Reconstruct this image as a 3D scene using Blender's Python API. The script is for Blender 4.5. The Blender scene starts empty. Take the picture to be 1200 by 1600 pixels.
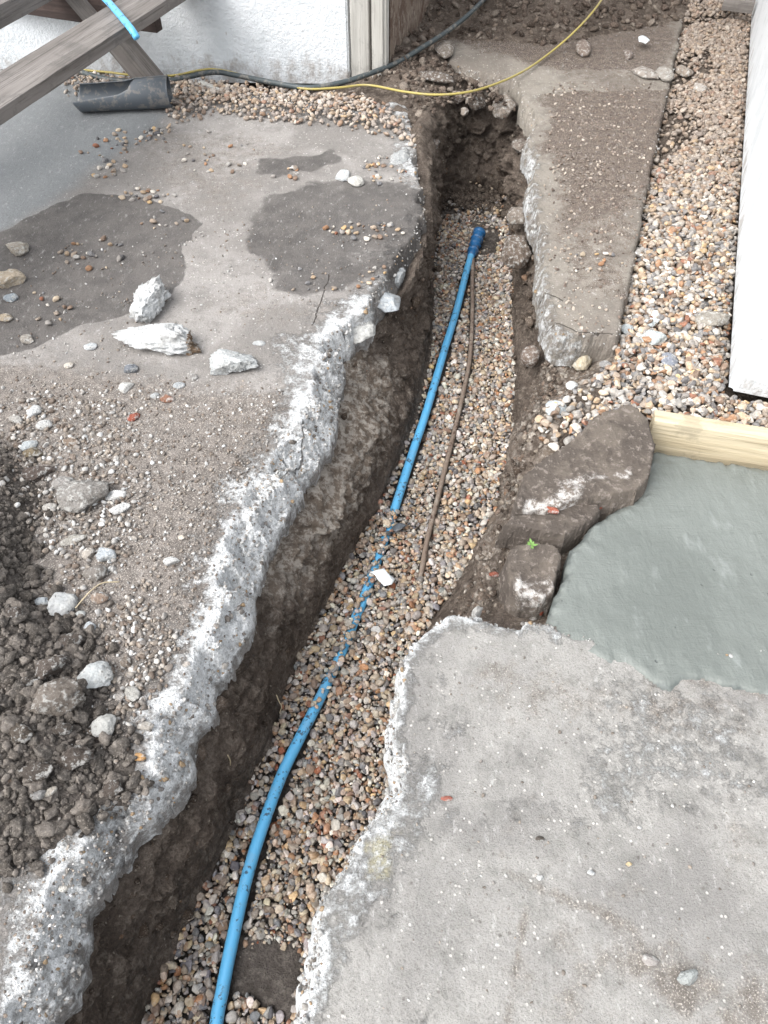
import bpy, math, random
import numpy as np
from mathutils import Vector, Matrix, noise as mnoise

SC = bpy.context.scene
COL = SC.collection
R = math.radians
rng = np.random.default_rng(11)
random.seed(5)

# ------------------------------------------------------------------ camera, sky, sun, exposure
H = 1.35
PITCH = R(50.5)
FOC = 1200.0
cam_d = bpy.data.cameras.new('camera')
cam = bpy.data.objects.new('camera', cam_d)
COL.objects.link(cam)
cam.location = (0, 0, H)
cam.rotation_euler = (R(90) - PITCH, 0, 0)
cam_d.sensor_fit = 'HORIZONTAL'
cam_d.sensor_width = 36.0
cam_d.lens = 36.0
cam_d.clip_start = 0.05
cam_d.clip_end = 400
SC.camera = cam

world = bpy.data.worlds.new('World')
SC.world = world
world.use_nodes = True
wn = world.node_tree
for n in list(wn.nodes):
    wn.nodes.remove(n)
SUN_EL, SUN_AZ = R(50), R(-122)      # azimuth measured from +Y towards +X
sky = wn.nodes.new('ShaderNodeTexSky')
sky.sky_type = 'NISHITA'
sky.sun_disc = False
sky.sun_elevation = SUN_EL
sky.sun_rotation = SUN_AZ
sky.dust_density = 4.0
sky.ozone_density = 1.0
hs = wn.nodes.new('ShaderNodeHueSaturation')
hs.inputs['Saturation'].default_value = 0.24
bg = wn.nodes.new('ShaderNodeBackground')
bg.inputs['Strength'].default_value = 0.15
wo = wn.nodes.new('ShaderNodeOutputWorld')
wn.links.new(sky.outputs[0], hs.inputs['Color'])
wn.links.new(hs.outputs[0], bg.inputs['Color'])
wn.links.new(bg.outputs[0], wo.inputs['Surface'])

sun_d = bpy.data.lights.new('sun', 'SUN')
sun_d.energy = 0.8
sun_d.angle = R(60)
sun_d.color = (1.0, 0.985, 0.965)
sun = bpy.data.objects.new('sun', sun_d)
COL.objects.link(sun)
sd = Vector((math.sin(SUN_AZ) * math.cos(SUN_EL), math.cos(SUN_AZ) * math.cos(SUN_EL), math.sin(SUN_EL)))
sun.rotation_euler = sd.to_track_quat('Z', 'Y').to_euler()
sun.location = sd * 20

SC.view_settings.view_transform = 'Standard'
SC.view_settings.look = 'None'
SC.view_settings.gamma = 1.0
SC.view_settings.use_curve_mapping = False
SC.view_settings.exposure = 1.3
SC.render.engine = 'CYCLES'
SC.cycles.max_bounces = 6
SC.cycles.diffuse_bounces = 4

# ------------------------------------------------------------------ pixel -> world
cp, sp = math.cos(PITCH), math.sin(PITCH)

def G(px, py, z=0.0):
    """the point at height z seen at this position of the photograph"""
    x = (px - 600) / FOC
    y = (py - 800) / FOC
    dx, dy, dz = x, cp - y * sp, -sp - y * cp
    t = (z - H) / dz
    return np.array([dx * t, dy * t, z])

def GP(pts, z=0.0):
    return np.array([G(p[0], p[1], z)[:2] for p in pts])

def zdepth(p):
    return p[1] * cp + (H - p[2]) * sp

# ------------------------------------------------------------------ numpy noise
_T = rng.random((64, 64, 64)).astype(np.float32)

def vnoise(x, y, z):
    xi, yi, zi = np.floor(x).astype(int), np.floor(y).astype(int), np.floor(z).astype(int)
    fx, fy, fz = x - xi, y - yi, z - zi
    fx, fy, fz = (f * f * (3 - 2 * f) for f in (fx, fy, fz))
    x0, y0, z0 = xi & 63, yi & 63, zi & 63
    x1, y1, z1 = (xi + 1) & 63, (yi + 1) & 63, (zi + 1) & 63
    c00 = _T[x0, y0, z0] * (1 - fx) + _T[x1, y0, z0] * fx
    c10 = _T[x0, y1, z0] * (1 - fx) + _T[x1, y1, z0] * fx
    c01 = _T[x0, y0, z1] * (1 - fx) + _T[x1, y0, z1] * fx
    c11 = _T[x0, y1, z1] * (1 - fx) + _T[x1, y1, z1] * fx
    c0 = c00 * (1 - fy) + c10 * fy
    c1 = c01 * (1 - fy) + c11 * fy
    return (c0 * (1 - fz) + c1 * fz) * 2 - 1

def fbm(x, y, z=0.0, s=1.0, o=4, g=0.5, ridged=False):
    x = np.asarray(x, float) * s + 17.3
    y = np.asarray(y, float) * s + 5.1
    z = np.zeros_like(x) + np.asarray(z, float) * s + 9.7
    a, tot, nrm = 1.0, 0.0, 0.0
    for i in range(o):
        n = vnoise(x, y, z)
        if ridged:
            n = 1 - 2 * np.abs(n)
        tot = tot + a * n
        nrm += a
        a *= g
        # rotated octaves hide the lattice
        x, y, z = (x * 1.6 - y * 1.2) + 3.1, (x * 1.2 + y * 1.6) + 7.7, z * 2.0 + x * 0.13 + 1.3
    return tot / nrm

def facet(x, y, z=0.0, s=1.0, seed=0, tilt=1.0, flat3=True):
    """angular broken-stone relief: every cell is a tilted plane, about -1..1"""
    x = np.asarray(x, float) * s; y = np.asarray(y, float) * s; z = np.zeros_like(x) + np.asarray(z, float) * s
    xi, yi, zi = np.floor(x).astype(int), np.floor(y).astype(int), np.floor(z).astype(int)
    best = np.full(x.shape, 1e9); val = np.zeros_like(x)
    for dx in (-1, 0, 1):
        for dy in (-1, 0, 1):
            for dz in ((-1, 0, 1) if flat3 else (0,)):
                cx, cy, cz = xi + dx, yi + dy, zi + dz
                h = (cx * 73 + cy * 151 + cz * 283 + seed * 37)
                a, b, c = h & 63, (h >> 3) & 63, (h * 7 + 11) & 63
                px = cx + _T[(cx + seed) & 63, cy & 63, cz & 63]; py = cy + _T[cy & 63, (cx + seed) & 63, (cz + 5) & 63]
                pz = (cz + _T[(cz + 9) & 63, cx & 63, (cy + seed) & 63]) if flat3 else z
                ddx, ddy, ddz = x - px, y - py, z - pz
                D = ddx * ddx + ddy * ddy + ddz * ddz
                gx = _T[(cx + 7) & 63, (cy + 3) & 63, (cz + seed) & 63] - .5; gy = _T[(cx + 17) & 63, (cy + 13) & 63, (cz + seed) & 63] - .5
                v = (_T[(cx + 27) & 63, (cy + 23) & 63, (cz + seed) & 63] - .5) * 1.4 + tilt * 1.6 * (gx * ddx + gy * ddy)
                m = D < best
                best = np.where(m, D, best); val = np.where(m, v, val)
    return val

def sstep(a, b, x):
    t = np.clip((x - a) / (b - a), 0, 1)
    return t * t * (3 - 2 * t)

def sdf(poly, X, Y):
    """signed distance, positive inside"""
    X = np.asarray(X, float); Y = np.asarray(Y, float)
    sh = X.shape
    X = X.ravel(); Y = Y.ravel()
    d2 = np.full(X.shape, 1e9)
    ins = np.zeros(X.shape, bool)
    n = len(poly)
    for i in range(n):
        ax, ay = poly[i]; bx, by = poly[(i + 1) % n]
        ex, ey = bx - ax, by - ay
        L = ex * ex + ey * ey + 1e-12
        t = np.clip(((X - ax) * ex + (Y - ay) * ey) / L, 0, 1)
        qx, qy = X - ax - t * ex, Y - ay - t * ey
        d2 = np.minimum(d2, qx * qx + qy * qy)
        c = ((ay > Y) != (by > Y))
        with np.errstate(divide='ignore', invalid='ignore'):
            xx = (bx - ax) * (Y - ay) / (by - ay if by != ay else 1e-9) + ax
        ins ^= c & (X < xx)
    d = np.sqrt(d2)
    return np.where(ins, d, -d).reshape(sh)

# ------------------------------------------------------------------ mesh helpers
def mesh_np(name, V, F, smooth=True, attrs=None):
    V = np.asarray(V, np.float32); F = np.asarray(F, np.int32)
    me = bpy.data.meshes.new(name)
    k = F.shape[1]
    me.vertices.add(len(V)); me.vertices.foreach_set('co', V.ravel())
    me.loops.add(F.size); me.loops.foreach_set('vertex_index', F.ravel())
    me.polygons.add(len(F))
    me.polygons.foreach_set('loop_start', np.arange(0, F.size, k, dtype=np.int32))
    me.polygons.foreach_set('loop_total', np.full(len(F), k, np.int32))
    me.polygons.foreach_set('use_smooth', np.full(len(F), smooth, bool) if isinstance(smooth, bool) else np.asarray(smooth, bool))
    if attrs:
        for an, av in attrs.items():
            av = np.asarray(av, np.float32)
            if av.ndim == 1:
                a = me.attributes.new(an, 'FLOAT', 'POINT'); a.data.foreach_set('value', av)
            else:
                a = me.attributes.new(an, 'FLOAT_COLOR', 'POINT')
                c = np.ones((len(av), 4), np.float32); c[:, :3] = av
                a.data.foreach_set('color', c.ravel())
    me.update()
    me.validate()
    return me

def link(name, me, mat=None, parent=None):
    o = bpy.data.objects.new(name, me)
    COL.objects.link(o)
    if mat is not None and me is not None and len(me.materials) == 0:
        me.materials.append(mat)
    if parent is not None:
        o.parent = parent
    return o

def tag(o, label=None, cat=None, group=None, kind=None):
    if label: o['label'] = label
    if cat: o['category'] = cat
    if group: o['group'] = group
    if kind: o['kind'] = kind
    return o

def empty(name, loc, rz=0.0):
    o = bpy.data.objects.new(name, None)
    COL.objects.link(o)
    o.location = loc; o.rotation_euler = (0, 0, rz)
    o.empty_display_size = 0.1
    return o

def grid(x0, x1, y0, y1, st):
    nx = int(round((x1 - x0) / st)) + 1; ny = int(round((y1 - y0) / st)) + 1
    X, Y = np.meshgrid(np.linspace(x0, x1, nx), np.linspace(y0, y1, ny))
    return X, Y

def grid_faces(ny, nx):
    i = np.arange(ny - 1)[:, None] * nx + np.arange(nx - 1)[None, :]
    return np.stack([i, i + 1, i + nx + 1, i + nx], -1).reshape(-1, 4)

def compress(V, F, attrs=None):
    used = np.zeros(len(V), bool); used[F.ravel()] = True
    idx = np.cumsum(used) - 1
    return V[used], idx[F], ({k: v[used] for k, v in attrs.items()} if attrs else None)

def catmull(P, n):
    P = np.asarray(P, float)
    Q = np.vstack([2 * P[0] - P[1], P, 2 * P[-1] - P[-2]])
    out = []
    for i in range(len(P) - 1):
        p0, p1, p2, p3 = Q[i], Q[i + 1], Q[i + 2], Q[i + 3]
        for t in np.linspace(0, 1, n, endpoint=False):
            out.append(0.5 * ((2 * p1) + (-p0 + p2) * t + (2 * p0 - 5 * p1 + 4 * p2 - p3) * t * t + (-p0 + 3 * p1 - 3 * p2 + p3) * t ** 3))
    out.append(P[-1])
    return np.array(out)

def tube(path, r, seg=14, cap=True):
    """round tube along a path; r may be one number or one per point"""
    P = np.asarray(path, float); n = len(P)
    rr = np.full(n, r) if np.isscalar(r) else np.asarray(r, float)
    T = np.gradient(P, axis=0); T /= np.linalg.norm(T, axis=1)[:, None] + 1e-12
    V = []
    up = np.array([0, 0, 1.0])
    if abs(T[0] @ up) > 0.9: up = np.array([1.0, 0, 0])
    side = np.cross(T[0], up); side /= np.linalg.norm(side)
    for i in range(n):
        side = side - (side @ T[i]) * T[i]; side /= np.linalg.norm(side)
        nn = np.cross(side, T[i])
        for k in range(seg):
            a = 2 * math.pi * k / seg
            V.append(P[i] + rr[i] * (math.cos(a) * side + math.sin(a) * nn))
    F = []
    for i in range(n - 1):
        for k in range(seg):
            a, b = i * seg + k, i * seg + (k + 1) % seg
            F.append((a, b, b + seg, a + seg))
    if cap:
        for e, i in ((0, 0), (1, n - 1)):
            c = len(V); V.append(P[i] + (T[i] * rr[i] * 0.35 if e else -T[i] * rr[i] * 0.35))
            for k in range(0, seg):
                a, b = i * seg + k, i * seg + (k + 1) % seg
                F.append((b, a, c, c) if e == 0 else (a, b, c, c))
    Vn = np.array(V)
    quads = [f for f in F if f[2] != f[3]]; tris = [f[:3] for f in F if f[2] == f[3]]
    me = bpy.data.meshes.new('tube')
    me.from_pydata([tuple(v) for v in Vn], [], quads + tris)
    for p in me.polygons: p.use_smooth = True
    me.update()
    return me

# ------------------------------------------------------------------ materials
def lin(c):
    return tuple(((v / 255) / 12.92 if v / 255 < 0.04045 else ((v / 255 + 0.055) / 1.055) ** 2.4) for v in c)

def c4(c, k=1.0):
    l = lin(c)
    return (l[0] * k, l[1] * k, l[2] * k, 1)

class NT:
    def __init__(self, name, rough=0.9, spec=0.25):
        self.m = bpy.data.materials.new(name)
        self.m.use_nodes = True
        self.t = self.m.node_tree
        self.b = self.t.nodes['Principled BSDF']
        self.b.inputs['Roughness'].default_value = rough
        self.b.inputs['Specular IOR Level'].default_value = spec
        self.tc = self.n('ShaderNodeTexCoord').outputs['Object']
    def n(self, t, **kw):
        nd = self.t.nodes.new(t)
        for k, v in kw.items(): setattr(nd, k, v)
        return nd
    def l(self, a, b): self.t.links.new(a, b)
    def noise(self, s, d=4, r=0.55, vec=None, dist=0.0):
        nd = self.n('ShaderNodeTexNoise')
        nd.inputs['Scale'].default_value = s; nd.inputs['Detail'].default_value = d
        nd.inputs['Roughness'].default_value = r; nd.inputs['Distortion'].default_value = dist
        self.l(vec or self.tc, nd.inputs['Vector'])
        # Blender's noise huddles round one half: open it out
        mm = self.n('ShaderNodeMapRange')
        for i, x in zip((1, 2, 3, 4), (0.5 - 0.5 / 1.9, 0.5 + 0.5 / 1.9, 0.0, 1.0)): mm.inputs[i].default_value = x
        self.l(nd.outputs['Fac'], mm.inputs[0])
        return mm.outputs[0]
    def vor(self, s, feat='F1', out='Distance', vec=None, rand=1.0):
        nd = self.n('ShaderNodeTexVoronoi', feature=feat)
        nd.inputs['Scale'].default_value = s; nd.inputs['Randomness'].default_value = rand
        self.l(vec or self.tc, nd.inputs['Vector'])
        return nd.outputs[out]
    def mr(self, v, a, b, c=0.0, d=1.0):
        nd = self.n('ShaderNodeMapRange', interpolation_type='SMOOTHSTEP')
        for i, x in zip((1, 2, 3, 4), (a, b, c, d)): nd.inputs[i].default_value = x
        self.l(v, nd.inputs[0])
        return nd.outputs[0]
    def math(self, op, a, b=None, c=None):
        nd = self.n('ShaderNodeMath', operation=op)
        for i, x in enumerate((a, b, c)):
            if x is None: continue
            if isinstance(x, (int, float)): nd.inputs[i].default_value = x
            else: self.l(x, nd.inputs[i])
        return nd.outputs[0]
    def mix(self, f, a, b, mode='MIX'):
        nd = self.n('ShaderNodeMix', data_type='RGBA', blend_type=mode)
        if isinstance(f, (int, float)): nd.inputs[0].default_value = f
        else: self.l(f, nd.inputs[0])
        for i, x in ((6, a), (7, b)):
            if isinstance(x, tuple): nd.inputs[i].default_value = x
            else: self.l(x, nd.inputs[i])
        return nd.outputs[2]
    def attr(self, name, out='Fac'):
        nd = self.n('ShaderNodeAttribute', attribute_name=name)
        return nd.outputs[out]
    def stretch(self, sx, sy, sz, vec=None, rz=0.0):
        nd = self.n('ShaderNodeMapping')
        nd.inputs['Scale'].default_value = (sx, sy, sz)
        nd.inputs['Rotation'].default_value = (0, 0, rz)
        self.l(vec or self.tc, nd.inputs['Vector'])
        return nd.outputs[0]
    def mask(self, name, nz, amp, floor=0.0):
        a = self.attr(name)
        n = self.math('MULTIPLY', self.math('SUBTRACT', nz, 0.5), amp)
        return self.math('ADD', a, self.math('MULTIPLY', n, self.mr(a, 0.0, 0.35, floor, 1.0)))
    def color(self, c): self.l(c, self.b.inputs['Base Color']) if not isinstance(c, tuple) else setattr(self.b.inputs['Base Color'], 'default_value', c)
    def rough(self, r): self.l(r, self.b.inputs['Roughness'])
    def bump(self, h, dist=0.004, s=1.0, prev=None):
        nd = self.n('ShaderNodeBump')
        nd.inputs['Distance'].default_value = dist; nd.inputs['Strength'].default_value = s
        self.l(h, nd.inputs['Height'])
        if prev is not None: self.l(prev, nd.inputs['Normal'])
        self.l(nd.outputs[0], self.b.inputs['Normal'])
        return nd.outputs[0]

def concrete_mat(name, cA, cB, dirtA, dirtB, fleckamt=1.0, cracks=()):
    k = NT(name, 0.9, 0.25)
    big = k.noise(2.3, 6, 0.6, dist=0.4)
    mid = k.noise(14, 6, 0.7)
    fine = k.noise(90, 5, 0.75)
    grit = k.noise(330, 3, 0.7)
    base = k.mix(k.mr(big, 0.35, 0.65), c4(cA), c4(cB))
    base = k.mix(k.mr(mid, 0.45, 0.8, 0.0, 0.6), base, c4(tuple(int(v * 0.80) for v in cA)))
    # specks of aggregate and paste
    sp1 = k.mr(k.vor(75), 0.10, 0.26, 1, 0)
    sp1 = k.math('MULTIPLY', sp1, k.mr(k.noise(22, 2), 0.5, 0.62))
    base = k.mix(k.math('MULTIPLY', sp1, 0.35 + 0.3 * fleckamt), base, c4((222, 218, 212)))
    sp2 = k.mr(k.vor(48, vec=k.stretch(1, 1, 1, rz=0.6)), 0.08, 0.2, 1, 0)
    sp2 = k.math('MULTIPLY', sp2, k.mr(k.noise(17, 2), 0.52, 0.6))
    base = k.mix(k.math('MULTIPLY', sp2, 0.6), base, c4((88, 82, 78)))
    # soil trodden in
    dm = k.mask('dirt', k.noise(26, 7, 0.72), 0.9, 0.35)
    dirtc = k.mix(k.mr(k.noise(34, 5, 0.7), 0.35, 0.68), c4(dirtA), c4(dirtB))
    dirtc = k.mix(k.mr(grit, 0.62, 0.75), dirtc, c4((186, 178, 168)))
    base = k.mix(k.mr(dm, 0.28, 0.85, 0, 0.92), base, dirtc)
    # extra tints
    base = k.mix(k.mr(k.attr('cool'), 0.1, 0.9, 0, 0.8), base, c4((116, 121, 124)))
    base = k.mix(k.mr(k.math('ADD', k.attr('yellow'), k.math('MULTIPLY', k.math('SUBTRACT', mid, 0.5), 1.2)), 0.4, 0.9, 0, 0.5), base, c4((205, 196, 150)))
    # powdered fracture
    cm = k.mask('chalk', k.noise(30, 8, 0.78), 1.5)
    chalkc = k.mix(k.mr(fine, 0.3, 0.6), c4((198, 200, 200)), c4((238, 240, 241)))
    chalkc = k.mix(k.mr(k.noise(24, 6, 0.75), 0.68, 0.95, 0, 0.7), chalkc, c4((160, 155, 149)))
    base = k.mix(k.mr(cm, 0.35, 0.95), base, chalkc)
    # damp
    wm = k.math('ADD', k.attr('damp'), k.math('MULTIPLY', k.math('SUBTRACT', k.noise(9, 8, 0.72), 0.5), 0.45))
    wet = k.mr(wm, 0.40, 0.62)
    base = k.mix(k.math('MULTIPLY', wet, 0.86), base, k.mix(k.mr(mid, 0.3, 0.7), c4((74, 71, 69)), c4((94, 90, 87))))
    base = k.mix(k.mr(grit, 0.15, 0.5, 0.38, 0.0), base, c4((60, 55, 51)))
    fleck = k.noise(60, 6, 0.8, vec=k.stretch(1.0, 0.45, 1.0, rz=-0.5))
    base = k.mix(k.mr(fleck, 0.60, 0.9, 0.0, 0.6 * fleckamt), base, c4((196, 195, 192)))
    base = k.mix(k.mr(fleck, 0.40, 0.10, 0.0, 0.5 * fleckamt), base, c4((82, 77, 72)))
    base = k.mix(k.mr(grit, 0.84, 0.97, 0.0, 0.7), base, c4((222, 220, 216)))
    crk = None
    if cracks:
        wob = k.n('ShaderNodeTexNoise'); wob.inputs['Scale'].default_value = 28; wob.inputs['Detail'].default_value = 4
        k.l(k.tc, wob.inputs['Vector'])
        wv = k.n('ShaderNodeVectorMath', operation='MULTIPLY_ADD'); k.l(wob.outputs['Color'], wv.inputs[0])
        wv.inputs[1].default_value = (0.022, 0.022, 0); wv.inputs[2].default_value = (-0.011, -0.011, 0)
        pv = k.n('ShaderNodeVectorMath', operation='ADD'); k.l(k.tc, pv.inputs[0]); k.l(wv.outputs[0], pv.inputs[1])
        for pl in cracks:
            for (a, b) in zip(pl[:-1], pl[1:]):
                A_, B_ = G(*a), G(*b); e = B_ - A_; L2 = float(e @ e)
                sub = k.n('ShaderNodeVectorMath', operation='SUBTRACT'); k.l(pv.outputs[0], sub.inputs[0]); sub.inputs[1].default_value = (A_[0], A_[1], 0)
                dt = k.n('ShaderNodeVectorMath', operation='DOT_PRODUCT'); k.l(sub.outputs[0], dt.inputs[0]); dt.inputs[1].default_value = (e[0] / L2, e[1] / L2, 0)
                cl = k.n('ShaderNodeClamp'); k.l(dt.outputs['Value'], cl.inputs[0])
                sc_ = k.n('ShaderNodeVectorMath', operation='SCALE'); sc_.inputs[0].default_value = (e[0], e[1], 0); k.l(cl.outputs[0], sc_.inputs['Scale'])
                df = k.n('ShaderNodeVectorMath', operation='SUBTRACT'); k.l(sub.outputs[0], df.inputs[0]); k.l(sc_.outputs[0], df.inputs[1])
                fl = k.n('ShaderNodeVectorMath', operation='MULTIPLY'); k.l(df.outputs[0], fl.inputs[0]); fl.inputs[1].default_value = (1, 1, 0)
                ln = k.n('ShaderNodeVectorMath', operation='LENGTH'); k.l(fl.outputs[0], ln.inputs[0])
                m_ = k.mr(ln.outputs['Value'], 0.0009, 0.0026, 1.0, 0.0)
                crk = m_ if crk is None else k.math('MAXIMUM', crk, m_)
        base = k.mix(k.math('MULTIPLY', crk, 0.8), base, c4((60, 54, 49)))
    k.color(base)
    k.rough(k.mr(wet, 0, 1, 0.92, 0.62))
    hgt = k.math('ADD', k.math('MULTIPLY', fine, 0.28), k.math('MULTIPLY', grit, 0.22))
    hgt = k.math('ADD', hgt, k.math('MULTIPLY', k.math('MULTIPLY', k.noise(45, 5, 0.8), k.mr(cm, 0.2, 0.9, 0.4, 3.0)), 1.0))
    hgt = k.math('ADD', hgt, k.math('MULTIPLY', sp1, 0.35))
    if crk is not None: hgt = k.math('SUBTRACT', hgt, k.math('MULTIPLY', crk, 1.5))
    k.bump(hgt, 0.0042, 0.9)
    return k.m

M = {}
M['slab'] = concrete_mat('old_concrete', (152, 148, 144), (130, 126, 122), (102, 96, 91), (126, 119, 113), 0.8, (((516, 428), (502, 468), (488, 508)), ((436, 740), (470, 700), (474, 655))))
M['slab_near'] = concrete_mat('near_concrete', (152, 150, 146), (132, 130, 127), (104, 98, 92), (122, 116, 109), 0.85)
M['slab_far'] = concrete_mat('far_concrete', (142, 136, 127), (124, 117, 109), (80, 69, 62), (100, 88, 79), 0.9, (((858, 500), (905, 519), (958, 522)), ((848, 455), (880, 470))))

def soil_mat(name, dark, mid, light, chalk=False):
    k = NT(name, 0.95, 0.15)
    a = k.noise(7, 7, 0.65, dist=0.3)
    b = k.noise(38, 6, 0.75)
    f = k.noise(150, 4, 0.75)
    c = k.mix(k.mr(a, 0.36, 0.64), c4(dark), c4(mid))
    c = k.mix(k.mr(b, 0.42, 0.75, 0, 0.8), c, c4(light))
    c = k.mix(k.mr(f, 0.3, 0.7, 0.45, 0.0), c, c4(tuple(int(v * 0.6) for v in dark)))
    st = k.math('MULTIPLY', k.mr(k.vor(60), 0.09, 0.2, 1, 0), k.mr(k.noise(13, 2), 0.52, 0.62))
    c = k.mix(k.math('MULTIPLY', st, 0.7), c, c4((176, 166, 152)))
    st2 = k.math('MULTIPLY', k.mr(k.vor(24), 0.07, 0.13, 1, 0), k.mr(k.noise(5, 2), 0.52, 0.6))
    c = k.mix(k.math('MULTIPLY', st2, 0.45), c, c4((150, 124, 104)))
    if chalk:
        cm = k.mask('chalk', k.noise(17, 8, 0.78), 1.5)
        cc = k.mix(k.mr(b, 0.4, 0.62), c4((128, 116, 104)), c4((184, 176, 166)))
        c = k.mix(k.mr(cm, 0.35, 1.05, 0, 0.95), c, cc)
    k.color(c)
    h = k.math('ADD', k.math('MULTIPLY', b, 1.3), k.math('MULTIPLY', f, 0.5))
    h = k.math('ADD', h, k.math('MULTIPLY', k.vor(55), 0.6))
    h = k.math('ADD', h, k.math('MULTIPLY', st, 0.5))
    k.bump(h, 0.008, 1.0)
    return k.m

M['soil'] = soil_mat('soil', (92, 82, 74), (114, 103, 94), (142, 131, 120), chalk=True)
M['soil_dark'] = soil_mat('dark_soil', (88, 82, 77), (106, 99, 94), (132, 125, 118))
M['clod'] = soil_mat('clod_soil', (84, 76, 70), (104, 95, 88), (134, 126, 118))

def wet_mat():
    k = NT('wet_concrete', 0.5, 0.45)
    a = k.noise(4, 5, 0.6)
    b = k.noise(30, 5, 0.6, vec=k.stretch(1, 0.35, 1, rz=0.5))
    c = k.mix(k.mr(a, 0.2, 0.8), c4((103, 108, 104)), c4((115, 120, 116)))
    c = k.mix(k.mr(b, 0.6, 0.95, 0, 0.5), c, c4((142, 147, 144)))
    c = k.mix(k.mr(k.math('ADD', k.attr('edge'), k.math('MULTIPLY', k.math('SUBTRACT', k.noise(25, 6, 0.7), 0.5), 1.4)), 0.5, 1.0, 0, 0.65), c, c4((84, 90, 89)))
    pit = k.math('MULTIPLY', k.mr(k.vor(30), 0.05, 0.11, 1, 0), k.mr(k.noise(6, 2), 0.55, 0.62))
    c = k.mix(k.math('MULTIPLY', pit, 0.5), c, c4((92, 98, 97)))
    k.color(c)
    k.rough(k.mr(a, 0.3, 0.7, 0.42, 0.6))
    h = k.math('ADD', k.math('MULTIPLY', b, 0.8), k.math('MULTIPLY', k.noise(110, 3, 0.6), 0.12))
    h = k.math('ADD', h, k.math('MULTIPLY', pit, -0.6))
    tw_ = k.noise(1.0, 6, 0.7, vec=k.stretch(9, 34, 9, rz=0.9), dist=2.5)
    h = k.math('ADD', h, k.math('MULTIPLY', tw_, 0.30))
    k.bump(h, 0.0045, 0.9)
    return k.m
M['wet'] = wet_mat()

def pebble_mat(obj_color=False):
    k = NT('pebble_single' if obj_color else 'pebble', 0.6, 0.35)
    if obj_color:
        base = k.n('ShaderNodeObjectInfo').outputs['Color']
    else:
        base = k.attr('pcol', 'Color')
    f = k.noise(170, 5, 0.7)
    g = k.noise(60, 3, 0.6)
    c = k.mix(k.mr(f, 0.35, 0.7, 0.45, 0.0), base, k.mix(1.0, base, (0.42, 0.38, 0.35, 1), 'MULTIPLY'))
    c = k.mix(k.mr(g, 0.55, 0.75, 0, 0.35), c, c4((200, 190, 176)))
    k.color(c)
    k.rough(k.mr(g, 0.3, 0.7, 0.45, 0.8))
    k.bump(f, 0.0012, 0.6)
    return k.m
M['pebble'] = pebble_mat()
M['pebble1'] = pebble_mat(True)

def rock_mat():
    k = NT('rubble', 0.9, 0.25)
    base = k.n('ShaderNodeObjectInfo').outputs['Color']
    a = k.noise(16, 7, 0.72)
    b = k.noise(75, 6, 0.75)
    base = k.mix(k.mr(k.math('ADD', k.attr('stain'), k.math('MULTIPLY', k.math('SUBTRACT', a, 0.5), 0.5)), 0.4, 0.6), base, c4((132, 112, 92)))
    c = k.mix(k.mr(a, 0.45, 0.8, 0.0, 0.8), base, k.mix(1.0, base, (0.55, 0.53, 0.51, 1), 'MULTIPLY'))
    c = k.mix(k.mr(b, 0.5, 0.7, 0.0, 0.55), c, c4((216, 216, 212)))
    c = k.mix(k.mr(b, 0.1, 0.42, 0.75, 0.0), c, k.mix(1.0, base, (0.32, 0.30, 0.28, 1), 'MULTIPLY'))
    sp_ = k.math('MULTIPLY', k.mr(k.vor(90), 0.12, 0.25, 1, 0), k.mr(k.noise(30, 2), 0.52, 0.6))
    c = k.mix(k.math('MULTIPLY', sp_, 0.6), c, c4((100, 94, 88)))
    k.color(c)
    h = k.math('ADD', k.math('MULTIPLY', a, 1.2), b)
    k.bump(h, 0.006, 1.0)
    return k.m
M['rock'] = rock_mat()

def chunk_mat():
    k = NT('broken_slab', 0.9, 0.2)
    a = k.noise(7, 7, 0.65)
    b = k.noise(60, 6, 0.75)
    c = k.mix(k.mr(a, 0.38, 0.62), c4((88, 81, 75)), c4((108, 100, 92)))
    c = k.mix(k.mr(b, 0.55, 0.75, 0, 0.5), c, c4((160, 150, 142)))
    cm = k.mask('chalk', k.noise(22, 8, 0.78), 1.6, 0.1)
    c = k.mix(k.mr(cm, 0.45, 1.0, 0, 0.85), c, k.mix(k.mr(b, 0.35, 0.6), c4((122, 112, 104)), c4((205, 202, 198))))
    red = k.math('MULTIPLY', k.mr(k.vor(13), 0.07, 0.11, 1, 0), k.mr(k.noise(5, 2), 0.53, 0.58))
    c = k.mix(k.math('MULTIPLY', red, 0.85), c, c4((176, 86, 62)))
    k.color(c)
    k.bump(k.math('ADD', k.math('MULTIPLY', a, 2.0), b), 0.005, 0.9)
    return k.m
M['chunk'] = chunk_mat()

def render_mat():
    k = NT('white_render', 0.85, 0.3)
    P = k.n('ShaderNodeTexCoord').outputs['Object']
    sep = k.n('ShaderNodeSeparateXYZ'); k.l(P, sep.inputs[0])
    a = k.noise(5, 6, 0.65)
    b = k.noise(60, 6, 0.7)
    c = k.mix(k.mr(a, 0.35, 0.8), c4((230, 234, 237)), c4((214, 219, 222)))
    low = k.math('ADD', k.mr(sep.outputs['Z'], 0.0, 0.16, 0.85, 0.0), k.math('MULTIPLY', k.math('SUBTRACT', k.noise(15, 7, 0.75, vec=k.stretch(1, 1, 0.6)), 0.5), 1.0))
    c = k.mix(k.mr(low, 0.68, 1.15, 0, 0.7), c, c4((150, 140, 130)))
    pits = k.math('MULTIPLY', k.mr(k.vor(26, vec=k.stretch(1, 1, 0.5)), 0.05, 0.13, 1, 0), k.mr(k.noise(4, 2), 0.5, 0.6))
    c = k.mix(k.math('MULTIPLY', pits, 0.55), c, c4((150, 140, 130)))
    k.color(c)
    k.bump(k.math('ADD', b, k.math('MULTIPLY', k.noise(140, 3), 0.3)), 0.006, 0.8)
    return k.m
M['render'] = render_mat()

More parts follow.
